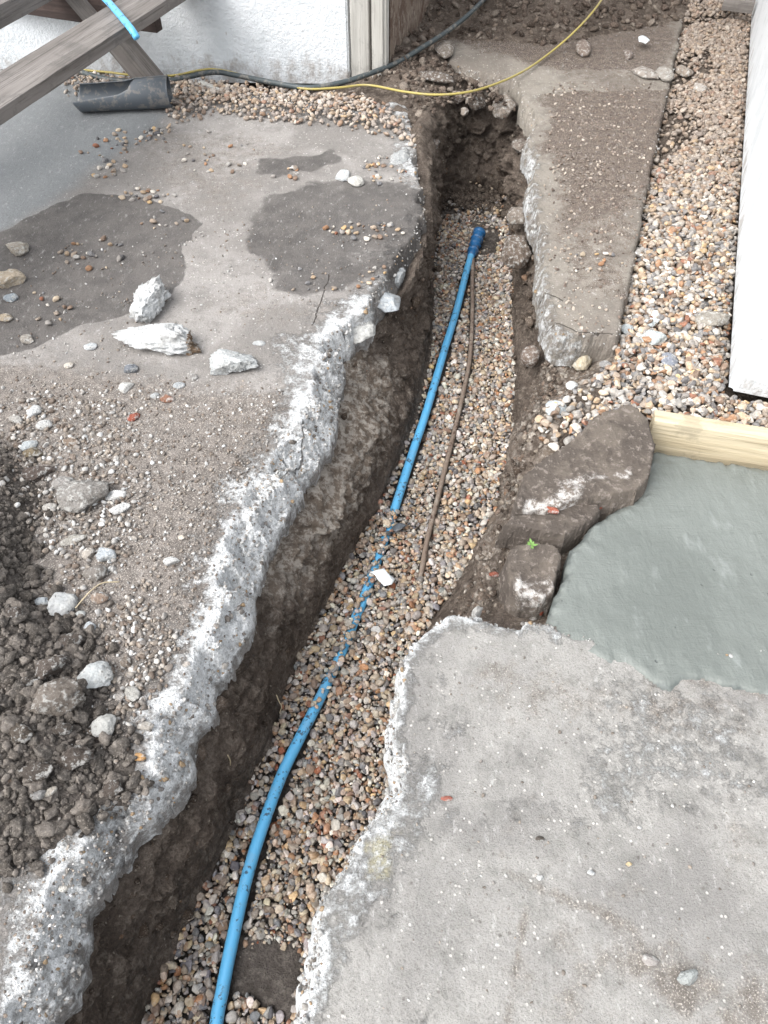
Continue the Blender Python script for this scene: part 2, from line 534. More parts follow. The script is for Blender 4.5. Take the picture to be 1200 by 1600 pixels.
def wood_mat(name, cA, cB, cC, rough=0.8, axis=0, scale=1.0):
    k = NT(name, rough, 0.25)
    s = [22 * scale] * 3; s[axis] = 1.3 * scale
    v = k.stretch(*s)
    a = k.noise(1.0, 6, 0.65, vec=v, dist=0.6)
    s2 = [110 * scale] * 3; s2[axis] = 3.5 * scale
    b = k.noise(1.0, 5, 0.7, vec=k.stretch(*s2))
    c = k.mix(k.mr(a, 0.3, 0.7), c4(cA), c4(cB))
    c = k.mix(k.mr(b, 0.5, 0.8, 0, 0.75), c, c4(cC))
    c = k.mix(k.mr(k.noise(9, 6, 0.7), 0.55, 0.75, 0, 0.45), c, c4(tuple(int(v * 0.7) for v in cA)))
    k.color(c)
    k.bump(k.math('ADD', a, b), 0.002, 0.8)
    return k.m
M['grey_wood'] = wood_mat('grey_wood', (128, 123, 119), (108, 103, 99), (76, 71, 68))
M['brown_wood'] = wood_mat('brown_wood', (78, 66, 62), (62, 53, 50), (48, 41, 39))
M['pine'] = wood_mat('pine', (196, 184, 158), (182, 168, 140), (150, 138, 115))
M['trim_wood'] = wood_mat('trim_wood', (190, 188, 182), (176, 174, 168), (150, 146, 140), axis=2)

def plastic(name, col, rough=0.4, marks=None, spec=0.5, dust=0.35):
    k = NT(name, rough, spec)
    a = k.noise(30, 5, 0.7)
    c = k.mix(k.mr(a, 0.52, 0.72, 0, dust), c4(col), c4((150, 142, 132)))
    if marks:
        m_ = k.math('MULTIPLY', k.mr(k.noise(85, 5, 0.7), 0.60, 0.66), k.mr(k.noise(11, 2), 0.5, 0.58))
        c = k.mix(k.math('MULTIPLY', m_, 0.85), c, c4(marks))
    k.color(c)
    k.bump(k.noise(200, 3), 0.0005, 0.5)
    return k.m
M['blue'] = plastic('blue_pipe', (92, 172, 218), 0.42, marks=(52, 54, 62), dust=0.15)
M['blue_dark'] = plastic('blue_fitting', (34, 92, 140), 0.4, dust=0.3)
M['black_cable'] = plastic('black_cable', (62, 70, 72), 0.5, dust=0.4)
M['yellow'] = plastic('yellow_cable', (164, 150, 84), 0.5, dust=0.3)
M['dark_pipe'] = plastic('charcoal_plastic', (84, 90, 96), 0.45, dust=0.4)
M['lead'] = plastic('old_metal_pipe', (120, 106, 95), 0.7, marks=(70, 50, 42), spec=0.3, dust=0.6)
M['white_bit'] = plastic('pale_scrap', (232, 238, 240), 0.6, dust=0.1)
M['leaf'] = plastic('leaf_green', (112, 150, 78), 0.5, dust=0.0)
M['straw'] = plastic('straw', (178, 164, 136), 0.8, dust=0.2)
def brick_wall_mat():
    k = NT('brown_render', 0.95, 0.1)
    c = k.mix(k.mr(k.noise(9, 7, 0.7), 0.35, 0.65), c4((112, 94, 84)), c4((142, 128, 116)))
    c = k.mix(k.mr(k.noise(50, 6, 0.75, vec=k.stretch(1, 1, 0.4)), 0.5, 0.7, 0, 0.7), c, c4((176, 166, 154)))
    k.color(c); k.bump(k.noise(40, 6, 0.75, vec=k.stretch(1, 1, 0.4)), 0.012, 1.0)
    return k.m
M['brown_render'] = brick_wall_mat()

# ------------------------------------------------------------------ outlines (positions read off the photograph, laid on the ground)
LS = [(95, 1600), (128, 1540), (138, 1480), (150, 1420), (175, 1370), (205, 1312), (265, 1275), (290, 1240), (300, 1200), (306, 1150),
      (332, 1110), (354, 1055), (380, 1000), (392, 950), (406, 900), (420, 860), (446, 812), (480, 760), (508, 710), (528, 660),
      (534, 610), (534, 562), (572, 528), (588, 500), (608, 470), (625, 440), (650, 410), (664, 360), (660, 310), (652, 290), (650, 240), (642, 197), (615, 186)]
left_poly = np.vstack([[[-0.62, -0.8]], GP([(60, 1690)], -0.08), GP(LS, -0.08), GP([(560, 170), (450, 150), (300, 128), (130, 112)], 0), [[-2.6, 3.75]], [[-2.6, -0.8]]])
RS = [(452, 1600), (458, 1555), (476, 1500), (482, 1440), (512, 1380), (542, 1330), (572, 1280), (602, 1240), (606, 1200), (598, 1160), (613, 1110),
      (610, 1050), (632, 1010), (665, 982), (700, 966), (750, 970), (800, 976), (852, 976), (866, 985)]
right_poly = np.vstack([[[-0.12, -0.8]], GP([(445, 1700)], -0.04), GP(RS, -0.04), GP([(900, 985), (1000, 1000), (1200, 1010)], 0), [[1.6, 0.85]], [[1.6, -0.8]]])
US = [(688, 88), (696, 110), (735, 125), (770, 130), (805, 140), (812, 172), (835, 200), (815, 228), (831, 262), (822, 300), (829, 340), (841, 390),
      (838, 440), (846, 500), (864, 540), (900, 549), (930, 538), (965, 546)]
up_poly = np.vstack([GP(US, -0.03), GP([(1010, 325), (1047, 140), (1062, 70), (1078, -20), (1090, -90), (690, -90)], 0)])
WC = [(850, 985), (862, 945), (882, 905), (888, 865), (925, 825), (955, 800), (990, 780), (1005, 745), (1015, 700), (1200, 740)]
ZW = -0.045
wet_poly = np.vstack([GP(WC, ZW)[:-1], GP([(1290, 745)], ZW), GP([(1300, 1110), (1200, 1094), (1160, 1082), (1125, 1078), (1098, 1064), (1072, 1068), (1050, 1082), (1034, 1078), (1000, 1058), (980, 1044), (940, 1034), (900, 1016), (866, 1003)], 0)])

PAIRS = [((40, 1720), (190, 1740)), ((80, 1600), (222, 1630)), ((115, 1490), (262, 1530)), ((135, 1400), (300, 1450)), ((185, 1320), (330, 1390)),
         ((255, 1262), (355, 1330)), ((285, 1190), (385, 1260)), ((315, 1110), (430, 1170)), ((346, 1030), (455, 1095)), ((376, 950), (475, 1030)),
         ((394, 880), (505, 970)), ((430, 800), (560, 870)), ((475, 730), (605, 785)), ((508, 650), (648, 680)), ((518, 580), (670, 600)),
         ((606, 490), (680, 510)), ((652, 425), (680, 440)), ((672, 350), (678, 395)), ((670, 280), (682, 350)), ((672, 215), (688, 315)),
         ((682, 172), (700, 300)), ((720, 152), (722, 296)), ((770, 150), (760, 296)),
         ((812, 180), (786, 300)), ((834, 250), (789, 330)), ((838, 330), (791, 375)), ((848, 420), (795, 440)), ((856, 500), (800, 520)),
         ((872, 570), (801, 600)), ((852, 650), (798, 680)), ((818, 720), (790, 750)), ((802, 790), (768, 815)), ((796, 860), (738, 880)),
         ((790, 930), (702, 930)), ((745, 1000), (662, 985)), ((670, 1060), (636, 1080)), ((650, 1150), (626, 1170)), ((650, 1230), (628, 1260)),
         ((612, 1320), (596, 1350)), ((560, 1420), (536, 1450)), ((520, 1520), (494, 1550)), ((500, 1620), (474, 1650)), ((490, 1720), (458, 1740))]
ZLIP = [-0.09] * len(PAIRS)
ZB = -0.41
lip = np.array([G(a[0], a[1], z) for (a, b), z in zip(PAIRS, ZLIP)])
bas = np.array([G(b[0], b[1], ZB) for (a, b) in PAIRS])
def extend(P):
    a = P[0] + (P[0] - P[1]) / max(1e-6, abs(P[0][1] - P[1][1])) * (P[0][1] + 0.8) * np.array([0.3, 1, 0])
    a[1] = -0.8
    b = P[-1].copy(); b[0] += (P[-1][0] - P[-2][0]) * 0.5; b[1] = -0.8
    return np.vstack([a, P, b])
lip = extend(lip); bas = extend(bas)
lipC = catmull(lip, 12); basC = catmull(bas, 12)
lip_poly = lipC[:, :2]
bas_poly = basC[:, :2]

gravel_px = [(966, 548), (1010, 325), (1047, 140), (1064, 60), (1085, -30), (1180, -30), (1140, 600), (1170, 612), (1260, 625), (1270, 690), (1018, 640), (1012, 700), (960, 700), (905, 690),
             (862, 690), (835, 655), (868, 610), (910, 590), (940, 560)]
gravel_poly = GP(gravel_px, 0)
far_poly = np.vstack([GP([(560, 100), (640, 150), (690, 100), (700, 60), (860, 70), (1000, 45), (1068, 30), (1180, 15)], 0), [[3.2, 5.0]], [[3.2, 9]], [[-1.0, 9]], [[-0.2, 4.5]]])
bank_poly = GP([(540, 105), (600, 105), (690, 90), (800, 135), (812, 170), (770, 165), (690, 170), (650, 230), (640, 190), (560, 170)], 0)

verge_poly = GP([(590, 500), (640, 430), (655, 350), (645, 270), (640, 200), (700, 165), (720, 300), (700, 450), (640, 520)], 0)

def ground_z(X, Y):
    z = np.full(np.shape(X), -0.105)
    d = sdf(gravel_poly, X, Y)
    z = z + 0.075 * sstep(-0.08, 0.05, d)
    d = sdf(bank_poly, X, Y)
    z = np.maximum(z, -0.105 + (0.095 + 0.03 * fbm(X, Y, 0, 7, 3)) * sstep(-0.10, 0.08, d))
    d = sdf(verge_poly, X, Y)
    z = z + (0.055 + 0.02 * fbm(X, Y, 7, 12, 3)) * sstep(-0.06, 0.03, d)
    d = sdf(far_poly, X, Y)
    hill = 0.13 * sstep(0.0, 0.5, d) + 0.05 * fbm(X, Y, 2.0, 4.5, 4) * sstep(0, 0.3, d)
    z = np.maximum(z, -0.105 + 0.115 * sstep(-0.12, 0.03, d) + hill)
    # earth under the leaning pieces of broken slab
    z = z + 0.012 * fbm(X, Y, 0.5, 14, 4) + 0.006 * fbm(X, Y, 3.5, 45, 3)
    return z

# ------------------------------------------------------------------ the ground
def build_ground():
    X, Y = grid(-1.3, 2.6, -0.8, 6.0, 0.014)
    d = sdf(lip_poly, X, Y)
    Z = ground_z(X, Y)
    V = np.stack([X, Y, Z], -1).reshape(-1, 3)
    F = grid_faces(*X.shape)
    keep = (d.ravel()[F] < 0.012).all(1)
    V, F, _ = compress(V, F[keep])
    ch = 0.15 * np.ones(len(V))
    o = link('ground', mesh_np('ground', V, F, attrs={'chalk': ch * 0.4}), M['soil'])
    tag(o, 'bare dark brown earth around and beyond the trench', kind='structure')
    me = bpy.data.meshes.new('ground_far')
    s = 150
    # one wide sheet that runs on to the horizon, open where the trench is
    me.from_pydata([(-s, -s, -0.6), (s, -s, -0.6), (s, s, -0.6), (-s, s, -0.6)], [], [(0, 1, 2, 3)])
    o = link('subsoil', me, M['soil_dark']); tag(o, 'flat earth running on below and beyond the yard', kind='structure')
build_ground()

def ring_normals(P):
    T = np.gradient(P[:, :2], axis=0)
    N = np.stack([T[:, 1], -T[:, 0]], 1)
    return N / (np.linalg.norm(N, axis=1)[:, None] + 1e-9)

def resample(A, B, st):
    mid = (A + B) / 2
    seg = np.linalg.norm(np.diff(mid, axis=0), axis=1)
    s = np.concatenate([[0], np.cumsum(seg)])
    n = int(s[-1] / st)
    t = np.linspace(0, s[-1], n)
    f = lambda P: np.stack([np.interp(t, s, P[:, k]) for k in range(3)], 1)
    return f(A), f(B)

def build_trench():
    A, B = resample(lipC, basC, 0.0065)
    N = ring_normals((A + B) / 2)           # points into the trench or out of it
    c = bas_poly.mean(0)
    # inward test
    test = (A + B)[:, :2] / 2 + N * 0.03
    inside = sdf(lip_poly, test[:, 0], test[:, 1]) > sdf(lip_poly, (A + B)[:, 0] / 2, (A + B)[:, 1] / 2)
    if inside.mean() < 0.5: N = -N
    # smooth normals along the ring
    ker = np.ones(25) / 25
    Ns = np.stack([np.convolve(np.pad(N[:, k], 12, 'edge'), ker, 'valid') for k in range(2)], 1)
    Ns /= np.linalg.norm(Ns, axis=1)[:, None]
    rows = []
    nf, nw = 16, 64
    fl = np.linspace(0.20, 0.0, nf, endpoint=False)
    us = []
    for f in fl:
        P = A.copy(); P[:, :2] -= Ns * f
        P[:, 2] = ground_z(P[:, 0], P[:, 1]) + 0.004
        rows.append(P); us.append(0.0)
    A2 = A.copy(); A2[:, 2] = ground_z(A[:, 0], A[:, 1]) + 0.002
    for u in np.linspace(0, 1, nw):
        e = u + 0.10 * math.sin(math.pi * u) * (1 if True else 0)
        midw = (sstep(0.8, 1.1, A[:, 1]) * (1 - sstep(1.9, 2.2, A[:, 1])))[:, None]
        h = 1 - (1 - u) ** (1.25 + 1.3 * midw)
        P = A2 * (1 - u) + B * u
        P[:, :2] = A2[:, :2] * (1 - h * 0.55 - u * 0.45) + B[:, :2] * (h * 0.55 + u * 0.45)
        x, y, z = P.T
        amp = math.sin(math.pi * min(1, u * 1.15 + 0.05)) ** 0.6 if u < 0.85 else 0.45
        dsp = 0.026 * fbm(x, y, z, 8, 4) + 0.016 * fbm(x, y, z, 26, 4, 0.6) + 0.007 * fbm(x, y, z, 90, 3, 0.6)
        # crumbly bites close to the top
        dsp += 0.010 * fbm(x, y, z * 0.22, 30, 3, 0.6, ridged=True) * u
        dsp += 0.012 * facet(x, y, z, 14, 2) + 0.006 * facet(x, y, z, 40, 6)
        dsp += 0.02 * (1 - u) ** 1.5 * fbm(x, y, z * 2, 15, 4, ridged=True) * (u > 0.02)
        head = sstep(2.75, 3.1, y)
        dsp = dsp * (1 + 1.1 * head) + 0.03 * head * facet(x, y, z, 7, 21)
        P[:, :2] += Ns * (dsp * amp)[:, None]
        P[:, 2] += 0.010 * fbm(x, y, z + 4, 30, 3) * amp
        rows.append(P); us.append(u)
    G3 = np.stack(rows)                    # rows x ring
    nr, nc, _ = G3.shape
    F = grid_faces(nr, nc)
    V = G3.reshape(-1, 3)
    U = np.repeat(np.array(us), nc)
    Yv, Xv = V[:, 1], V[:, 0]
    # chalky rubble caught in the upper part of the left bank, midway along
    left = (Xv < np.interp(Yv, [0, 1, 2, 3.4], [-0.15, 0.0, 0.16, 0.25]))
    chalk = np.clip(1.5 - U * 1.7, 0, 1) * (0.18 + 0.9 * sstep(0.85, 1.15, Yv) * (1 - sstep(1.75, 2.0, Yv))) * np.where(left, 1.0, 0.55)
    chalk *= (Yv < 2.9)
    o = link('trench_bank', mesh_np('trench_bank', V, F, attrs={'chalk': chalk}), M['soil'])
    tag(o, 'dark earth sides of the narrow trench', kind='structure')
    return Ns
build_trench()

mud_poly = GP([(362, 1480), (405, 1466), (470, 1478), (478, 1530), (455, 1600), (400, 1560), (362, 1545)], -0.39)
slump_poly = GP([(735, 340), (760, 345), (790, 365), (775, 395), (752, 400), (742, 370)], -0.39)

def floor_z(X, Y):
    z = -0.402 + 0.008 * fbm(X, Y, 0, 6, 3) - 0.01 * sstep(2.6, 3.3, Y)
    return z

def build_floor():
    X, Y = grid(-0.75, 0.75, -0.8, 3.6, 0.009)
    d = sdf(bas_poly, X, Y)
    Z = floor_z(X, Y) - 0.004 + 0.003 * fbm(X, Y, 0, 60, 3)
    dm = sdf(mud_poly, X, Y) + 0.02 * fbm(X, Y, 2, 16, 3)
    Z = Z + 0.017 * sstep(-0.03, 0.02, dm)
    dm = sdf(slump_poly, X, Y)
    Z = Z + 0.02 * sstep(-0.04, 0.03, dm)
    V = np.stack([X, Y, Z], -1).reshape(-1, 3)
    F = grid_faces(*X.shape)
    keep = (d.ravel()[F] > -0.06).all(1)
    V, F, _ = compress(V, F[keep])
    o = link('trench_floor', mesh_np('trench_floor', V, F, attrs={'chalk': np.full(len(V), 0.12)}), M['soil_dark'])
    tag(o, 'muddy bottom of the trench under the gravel', kind='structure')
build_floor()

# ------------------------------------------------------------------ the concrete slabs
EDGES = []
def slab(name, poly, bounds, st, T, wfun, maskfun, mat, tilt=None, rough=1.0, warp=0.012):
    X, Y = grid(*bounds, st)
    f1 = facet(X, Y, 0, 22, 3, flat3=False); f2 = facet(X, Y, 0, 55, 8, flat3=False); f3 = facet(X, Y, 0, 11, 12, flat3=False)
    wx = warp * (0.7 * fbm(X, Y, 1.0, 14, 4) + 0.8 * f1 + 0.4 * f2 + 0.7 * f3)
    wy = warp * (0.7 * fbm(X, Y, 6.0, 14, 4) - 0.8 * f1 + 0.4 * f2 + 0.7 * f3)
    d = sdf(poly, X + wx, Y + wy)
    for _ in range(2):
        q = np.pad(d, 1, 'edge')
        d = (q[1:-1, 1:-1] * 2 + q[:-2, 1:-1] + q[2:, 1:-1] + q[1:-1, :-2] + q[1:-1, 2:]) / 6
    q = d.copy()
    for _ in range(4):
        q2 = np.pad(q, 1, 'edge'); q = (q2[1:-1, 1:-1] + q2[:-2, 1:-1] + q2[2:, 1:-1] + q2[1:-1, :-2] + q2[1:-1, 2:]) / 5
    gy, gx = np.gradient(q, st, st)
    gl = np.sqrt(gx ** 2 + gy ** 2) + 1e-6
    gx, gy = gx / gl, gy / gl
    w = wfun(X, Y)
    h = 1 - np.clip(d / w, 0, 1)
    n1 = fbm(X, Y, 0.7, 24, 5, 0.6)
    n2 = fbm(X, Y, 3.7, 55, 4, 0.6, ridged=True)
    hh = np.clip(h + (0.18 * n1 + 0.45 * f1 + 0.40 * f3) * np.minimum(1, h * 3) * (1 - h * 0.5), 0, 1)
    # break in ledges
    led = np.floor(hh * 4 + 0.5 * n2) / 4
    hh = np.clip(0.45 * hh + 0.55 * np.clip(led, 0, 1), 0, 1.05)
    Z = -T * hh ** 0.85
    Z += rough * 0.0035 * fbm(X, Y, 0, 3, 4) + rough * 0.0012 * fbm(X, Y, 9, 40, 4)
    Z += (0.003 * n2 + 0.014 * f1 + 0.009 * f2) * np.clip(h * 2.2, 0, 1) + 0.004 * fbm(X, Y, 2.2, 120, 2) * np.clip(h * 2.5, 0, 1)
    out = d < 0
    step_ = np.clip(-d / np.maximum(gl, 0.8), 0, 0.014)
    X2 = np.where(out, X + gx * step_, X); Y2 = np.where(out, Y + gy * step_, Y)
    Z = np.where(out, np.minimum(Z, -T * 0.8) - np.minimum(0.045, -d * 7), Z)
    if tilt is not None: Z = Z + tilt(X, Y)
    V = np.stack([X2, Y2, Z], -1).reshape(-1, 3)
    F = grid_faces(*X.shape)
    keep = (d.ravel()[F] > -2.2 * st).all(1)
    at = maskfun(X, Y, d, h)
    at['h'] = h
    at = {k: np.asarray(v, float).ravel() for k, v in at.items()}
    sel = (d.ravel() > 0.002) & (h.ravel() > 0.05)
    EDGES.append(V[sel])
    V, F, at = compress(V, F[keep], at)
    hf = at.pop('h')[F].mean(1)
    return link(name, mesh_np(name, V, F, smooth=hf < 0.12, attrs=at), mat)

def pm(px, X, Y, blur=0.03, z=0.0, warp=0.03, s=7):
    d = sdf(GP(px, z), X, Y) + warp * fbm(X, Y, 4.4, s, 5, 0.6)
    return sstep(-blur, blur, d)

def masks_left(X, Y, d, h):
    damp = pm([(-60, 400), (0, 368), (60, 338), (130, 306), (230, 303), (290, 328), (322, 350), (292, 385), (290, 430), (255, 465), (190, 492), (120, 508), (60, 540), (0, 560), (-60, 570)], X, Y, 0.014, warp=0.05, s=6)
    damp = np.maximum(damp, 0.9 * pm([(385, 255), (420, 242), (520, 232), (535, 252), (480, 270), (400, 277)], X, Y, 0.05, warp=0.09, s=8))
    damp = np.maximum(damp, 0.66 * pm([(425, 312), (480, 287), (560, 278), (690, 285), (700, 400), (600, 440), (540, 468), (470, 470), (425, 452), (405, 415), (378, 390), (382, 350)], X, Y, 0.05, warp=0.09, s=6))
    cool = pm([(-300, 120), (120, 130), (270, 178), (215, 225), (150, 262), (85, 325), (-10, 370), (-300, 420)], X, Y, 0.10, warp=0.05)  # bluish grey tint over the far left part of the slab
    dirt = 0.95 * pm([(-300, 540), (60, 560), (200, 575), (330, 600), (470, 600), (468, 650), (430, 700), (385, 790), (360, 850), (355, 930), (320, 1020), (255, 1090), (215, 1170), (110, 1290), (0, 1350), (-300, 1350)], X, Y, 0.13, warp=0.09)
    dirt = np.maximum(dirt, 0.2 * pm([(-300, 1300), (110, 1260), (80, 1480), (30, 1700), (-300, 1800)], X, Y, 0.05))
    dirt = np.maximum(dirt, 0.5 * pm([(180, 200), (400, 200), (560, 260), (400, 300), (350, 350), (240, 300)], X, Y, 0.1))
    dirt = np.maximum(dirt, 0.45 * pm([(400, 430), (600, 440), (560, 500), (420, 520), (300, 480)], X, Y, 0.08))
    chalk = sstep(0.155, 0.02, d) * 1.45 * (0.75 + 0.25 * sstep(0.0, 0.03, d))
    chalk = np.maximum(chalk, 0.95 * pm([(520, 520), (530, 600), (500, 650), (460, 720), (430, 800), (340, 790), (340, 750), (400, 730), (440, 640), (430, 520)], X, Y, 0.06))
    chalk = np.maximum(chalk, 0.8 * pm([(400, 880), (390, 960), (345, 1080), (300, 1200), (250, 1280), (150, 1420), (100, 1560), (60, 1560), (60, 1480), (180, 1280), (240, 1180), (290, 1080), (330, 960)], X, Y, 0.04))
    chalk = np.maximum(chalk, 0.52 * sstep(0.26, 0.08, d))
    chalk = chalk * np.where(Y > 1.95, 0.6, 1.0) * (0.8 + 0.5 * fbm(X, Y, 8, 5, 3))
    chalk = np.where(d < -0.001, 0.5, chalk)
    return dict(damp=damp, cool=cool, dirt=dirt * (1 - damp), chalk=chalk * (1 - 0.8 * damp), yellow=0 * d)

def w_left(X, Y):
    mid = sstep(0.72, 0.95, Y) * (1 - sstep(1.5, 1.75, Y))
    near = 1 - sstep(1.7, 1.9, Y)
    return 0.020 + 0.024 * near + 0.014 * mid + 0.022 * (fbm(X, Y, 0, 4, 2) + 0.4) * near
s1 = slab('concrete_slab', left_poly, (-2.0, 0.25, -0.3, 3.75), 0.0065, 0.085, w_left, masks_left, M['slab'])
tag(s1, 'large grey concrete slab left of the trench with damp patches and a chalky broken edge', kind='structure')

def masks_right(X, Y, d, h):
    chalk = sstep(0.075, 0.0, d) * 1.35 * (0.85 + 0.6 * fbm(X, Y, 8, 6, 3)) * (sdf(right_poly, X, Y) < 0.2)
    chalk = np.where(X > G(880, 1000)[0], 0.0, chalk)
    chalk = np.maximum(chalk, 0.62 * pm([(590, 1180), (700, 1200), (640, 1330), (560, 1480), (480, 1600), (450, 1600), (520, 1380)], X, Y, 0.06))
    chalk = np.maximum(chalk, 0.36 * pm([(900, 1040), (1200, 1080), (1250, 1300), (1000, 1230)], X, Y, 0.1))
    chalk = np.maximum(chalk, 0.40 * sstep(-0.1, 0.5, fbm(X, Y, 2.2, 3.5, 5, 0.6)))
    dirt = 0.5 * pm([(700, 990), (900, 1030), (1010, 1120), (880, 1170), (720, 1110)], X, Y, 0.1, warp=0.06) + 0.5 * sstep(-0.1, 0.6, fbm(X, Y, 5, 2.5, 5)) + 0.25 * sstep(0.1, 0.5, fbm(X * 0.7 + Y * 0.7, (Y - X) * 2.5, 5, 4, 4))
    dirt = np.maximum(dirt, 0.85 * pm([(955, 1460), (1010, 1480), (1100, 1500), (1160, 1560), (1080, 1600), (1020, 1550), (960, 1500)], X, Y, 0.05))
    # long drag marks
    dirt = np.maximum(dirt, 0.75 * pm([(760, 1348), (800, 1355), (900, 1400), (1010, 1450), (1005, 1470), (890, 1420), (780, 1365)], X, Y, 0.02, warp=0.01))
    dirt = np.maximum(dirt, 0.6 * pm([(818, 1410), (835, 1410), (815, 1500), (800, 1620), (780, 1620), (800, 1500)], X, Y, 0.015, warp=0.01))
    dirt = np.maximum(dirt, 0.8 * pm([(1090, 1560), (1230, 1480), (1300, 1700), (1100, 1700)], X, Y, 0.08))
    yellow = pm([(570, 1310), (615, 1290), (612, 1370), (570, 1370)], X, Y, 0.03)
    return dict(damp=0 * d, cool=0.15 + 0 * d, dirt=dirt, chalk=chalk, yellow=yellow)
def w_right(X, Y):
    return 0.016 + 0.018 * (fbm(X, Y, 0, 6, 2) + 0.6)
s2 = slab('concrete_slab', right_poly, (-0.25, 1.3, -0.3, 1.15), 0.005, 0.095, w_right, masks_right, M['slab_near'], warp=0.008)
tag(s2, 'grey concrete slab filling the lower right with a white broken rim', kind='structure')

def masks_up(X, Y, d, h):
    dirt = pm([(690, 60), (860, 110), (850, 200), (870, 300), (870, 360), (1010, 330), (1070, 0), (800, -60)], X, Y, 0.12, warp=0.08)
    dirt = np.maximum(dirt, 0.6 * pm([(850, 330), (1010, 330), (985, 470), (870, 450)], X, Y, 0.08, warp=0.1))
    dirt = np.maximum(dirt, 1.3 * pm([(860, 150), (1045, 130), (1038, 260), (850, 240)], X, Y, 0.16, warp=0.12))
    dirt = np.where(pm([(700, 95), (860, 110), (1040, 110), (1045, 140), (860, 145), (780, 130)], X, Y, 0.06) > 0.5, 0.5 * dirt, dirt)
    chalk = sstep(0.07, 0.0, d) * (0.62 + 0.6 * fbm(X, Y, 4, 9, 3)) * (sdf(GP([(780, 215), (860, 215), (880, 400), (900, 530), (930, 560), (800, 560)]), X, Y) > -0.02)
    return dict(damp=0 * d, cool=0 * d, dirt=dirt, chalk=chalk, yellow=0 * d)
ex = G(1010, 325)[:2] - G(965, 546)[:2]
def w_up(X, Y):
    # the right-hand side was cast against a board: clean and square
    a = G(965, 546)[:2]
    e = ex / np.linalg.norm(ex)
    side = np.abs((X - a[0]) * e[1] - (Y - a[1]) * e[0])
    return np.where(side < 0.06, 0.009, 0.014 + 0.010 * (fbm(X, Y, 0, 6, 2) + 0.6))
s3 = slab('concrete_slab', up_poly, (0.2, 2.6, 1.7, 5.4), 0.0085, 0.055, w_up, masks_up, M['slab_far'], warp=0.006)
tag(s3, 'soil stained strip of old concrete between the trench head and the gravel border', kind='structure')

# freshly laid concrete
def build_wet():
    X, Y = grid(0.2, 1.5, 0.45, 2.0, 0.006)
    d = sdf(wet_poly, X + 0.008 * fbm(X, Y, 1, 18, 4), Y + 0.008 * fbm(X, Y, 6, 18, 4))
    gy, gx = np.gradient(d, 0.006, 0.006)
    gl = np.sqrt(gx ** 2 + gy ** 2) + 1e-6
    t = np.clip((Y - G(1000, 1060)[1]) / (G(1000, 720)[1] - G(1000, 1060)[1]), 0, 1)
    Z = 0.006 * (1 - t) + (ZW) * t + 0.0028 * fbm(X, Y, 0, 5, 3) + 0.0012 * fbm(X * 2.5, Y, 0, 18, 3)
    e = 1 - np.clip(d / 0.03, 0, 1)
    Z = Z - 0.014 * e ** 3 + (0.008 * fbm(X, Y, 3, 45, 4) + 0.006 * facet(X, Y, 0, 40, 3, flat3=False)) * np.clip(1 - d / 0.06, 0, 1) ** 1.5
    Z = Z + 0.0012 * fbm(X * 0.6 + Y * 0.8, (Y * 0.6 - X * 0.8) * 0.6, 1, 11, 4)
    out = d < 0
    X2 = np.where(out, X - gx / gl * d, X); Y2 = np.where(out, Y - gy / gl * d, Y)
    Z = np.where(out, Z - 0.05, Z)
    V = np.stack([X2, Y2, Z], -1).reshape(-1, 3)
    F = grid_faces(*X.shape)
    keep = (d.ravel()[F] > -0.013).all(1)
    at = {'edge': np.clip(1 - np.abs(d.ravel()) / 0.03, 0, 1)}
    V, F, at = compress(V, F[keep], at)
    o = link('wet_concrete', mesh_np('wet_concrete', V, F, attrs=at), M['wet'])
    tag(o, 'smooth greenish grey patch of freshly laid wet concrete below the timber board', kind='structure')
build_wet()

# ------------------------------------------------------------------ pebble shapes
def ico(sub):
    import bmesh
    bm = bmesh.new(); bmesh.ops.create_icosphere(bm, subdivisions=sub, radius=1.0)
    V = np.array([v.co[:] for v in bm.verts]); F = np.array([[v.index for v in f.verts] for f in bm.faces])
    bm.free(); return V, F
ICO = {s: ico(s) for s in (1, 2, 3, 4, 5)}

def cut_shape(sub, r, cuts=7, depth=(0.62, 0.95), nz=0.06, dims=(1, 0.8, 0.6), nscale=1.6, fine=0.0):
    V, F = ICO[sub]
    V = V.copy()
    for _ in range(cuts):
        n = r.normal(size=3); n /= np.linalg.norm(n)
        c = r.uniform(*depth)
        t = V @ n - c
        V -= np.outer(np.maximum(t, 0), n)
    off = r.uniform(0, 40, 3)
    q = V + off
    V *= (1 + nz * fbm(q[:, 0], q[:, 1], q[:, 2], nscale, 3))[:, None]
    if fine:
        V *= (1 + fine * fbm(q[:, 0], q[:, 1], q[:, 2], nscale * 3.5, 4, 0.6, ridged=True) + fine * 0.5 * fbm(q[:, 0], q[:, 1], q[:, 2], nscale * 11, 3, 0.6))[:, None]
    if fine:
        V *= (1 + fine * 0.9 * facet(q[:, 0], q[:, 1], q[:, 2], nscale * 1.6, 3) + fine * 0.5 * facet(q[:, 0], q[:, 1], q[:, 2], nscale * 4.2, 5))[:, None]
    V = V / np.abs(V).max(0)
    return V * np.array(dims), F

pr = np.random.default_rng(3)
PROTO = {1: [], 2: []}
for s in (1, 2):
    # index 2 of ICO is 42 verts in this bmesh numbering; keep the light one for far pebbles
    for i in range(22):
        dims = (1, pr.uniform(0.68, 0.95), pr.uniform(0.42, 0.75))
        PROTO[s].append(cut_shape(s + 1, pr, cuts=pr.integers(6, 13), depth=(0.5, 0.9), nz=0.13, dims=dims))

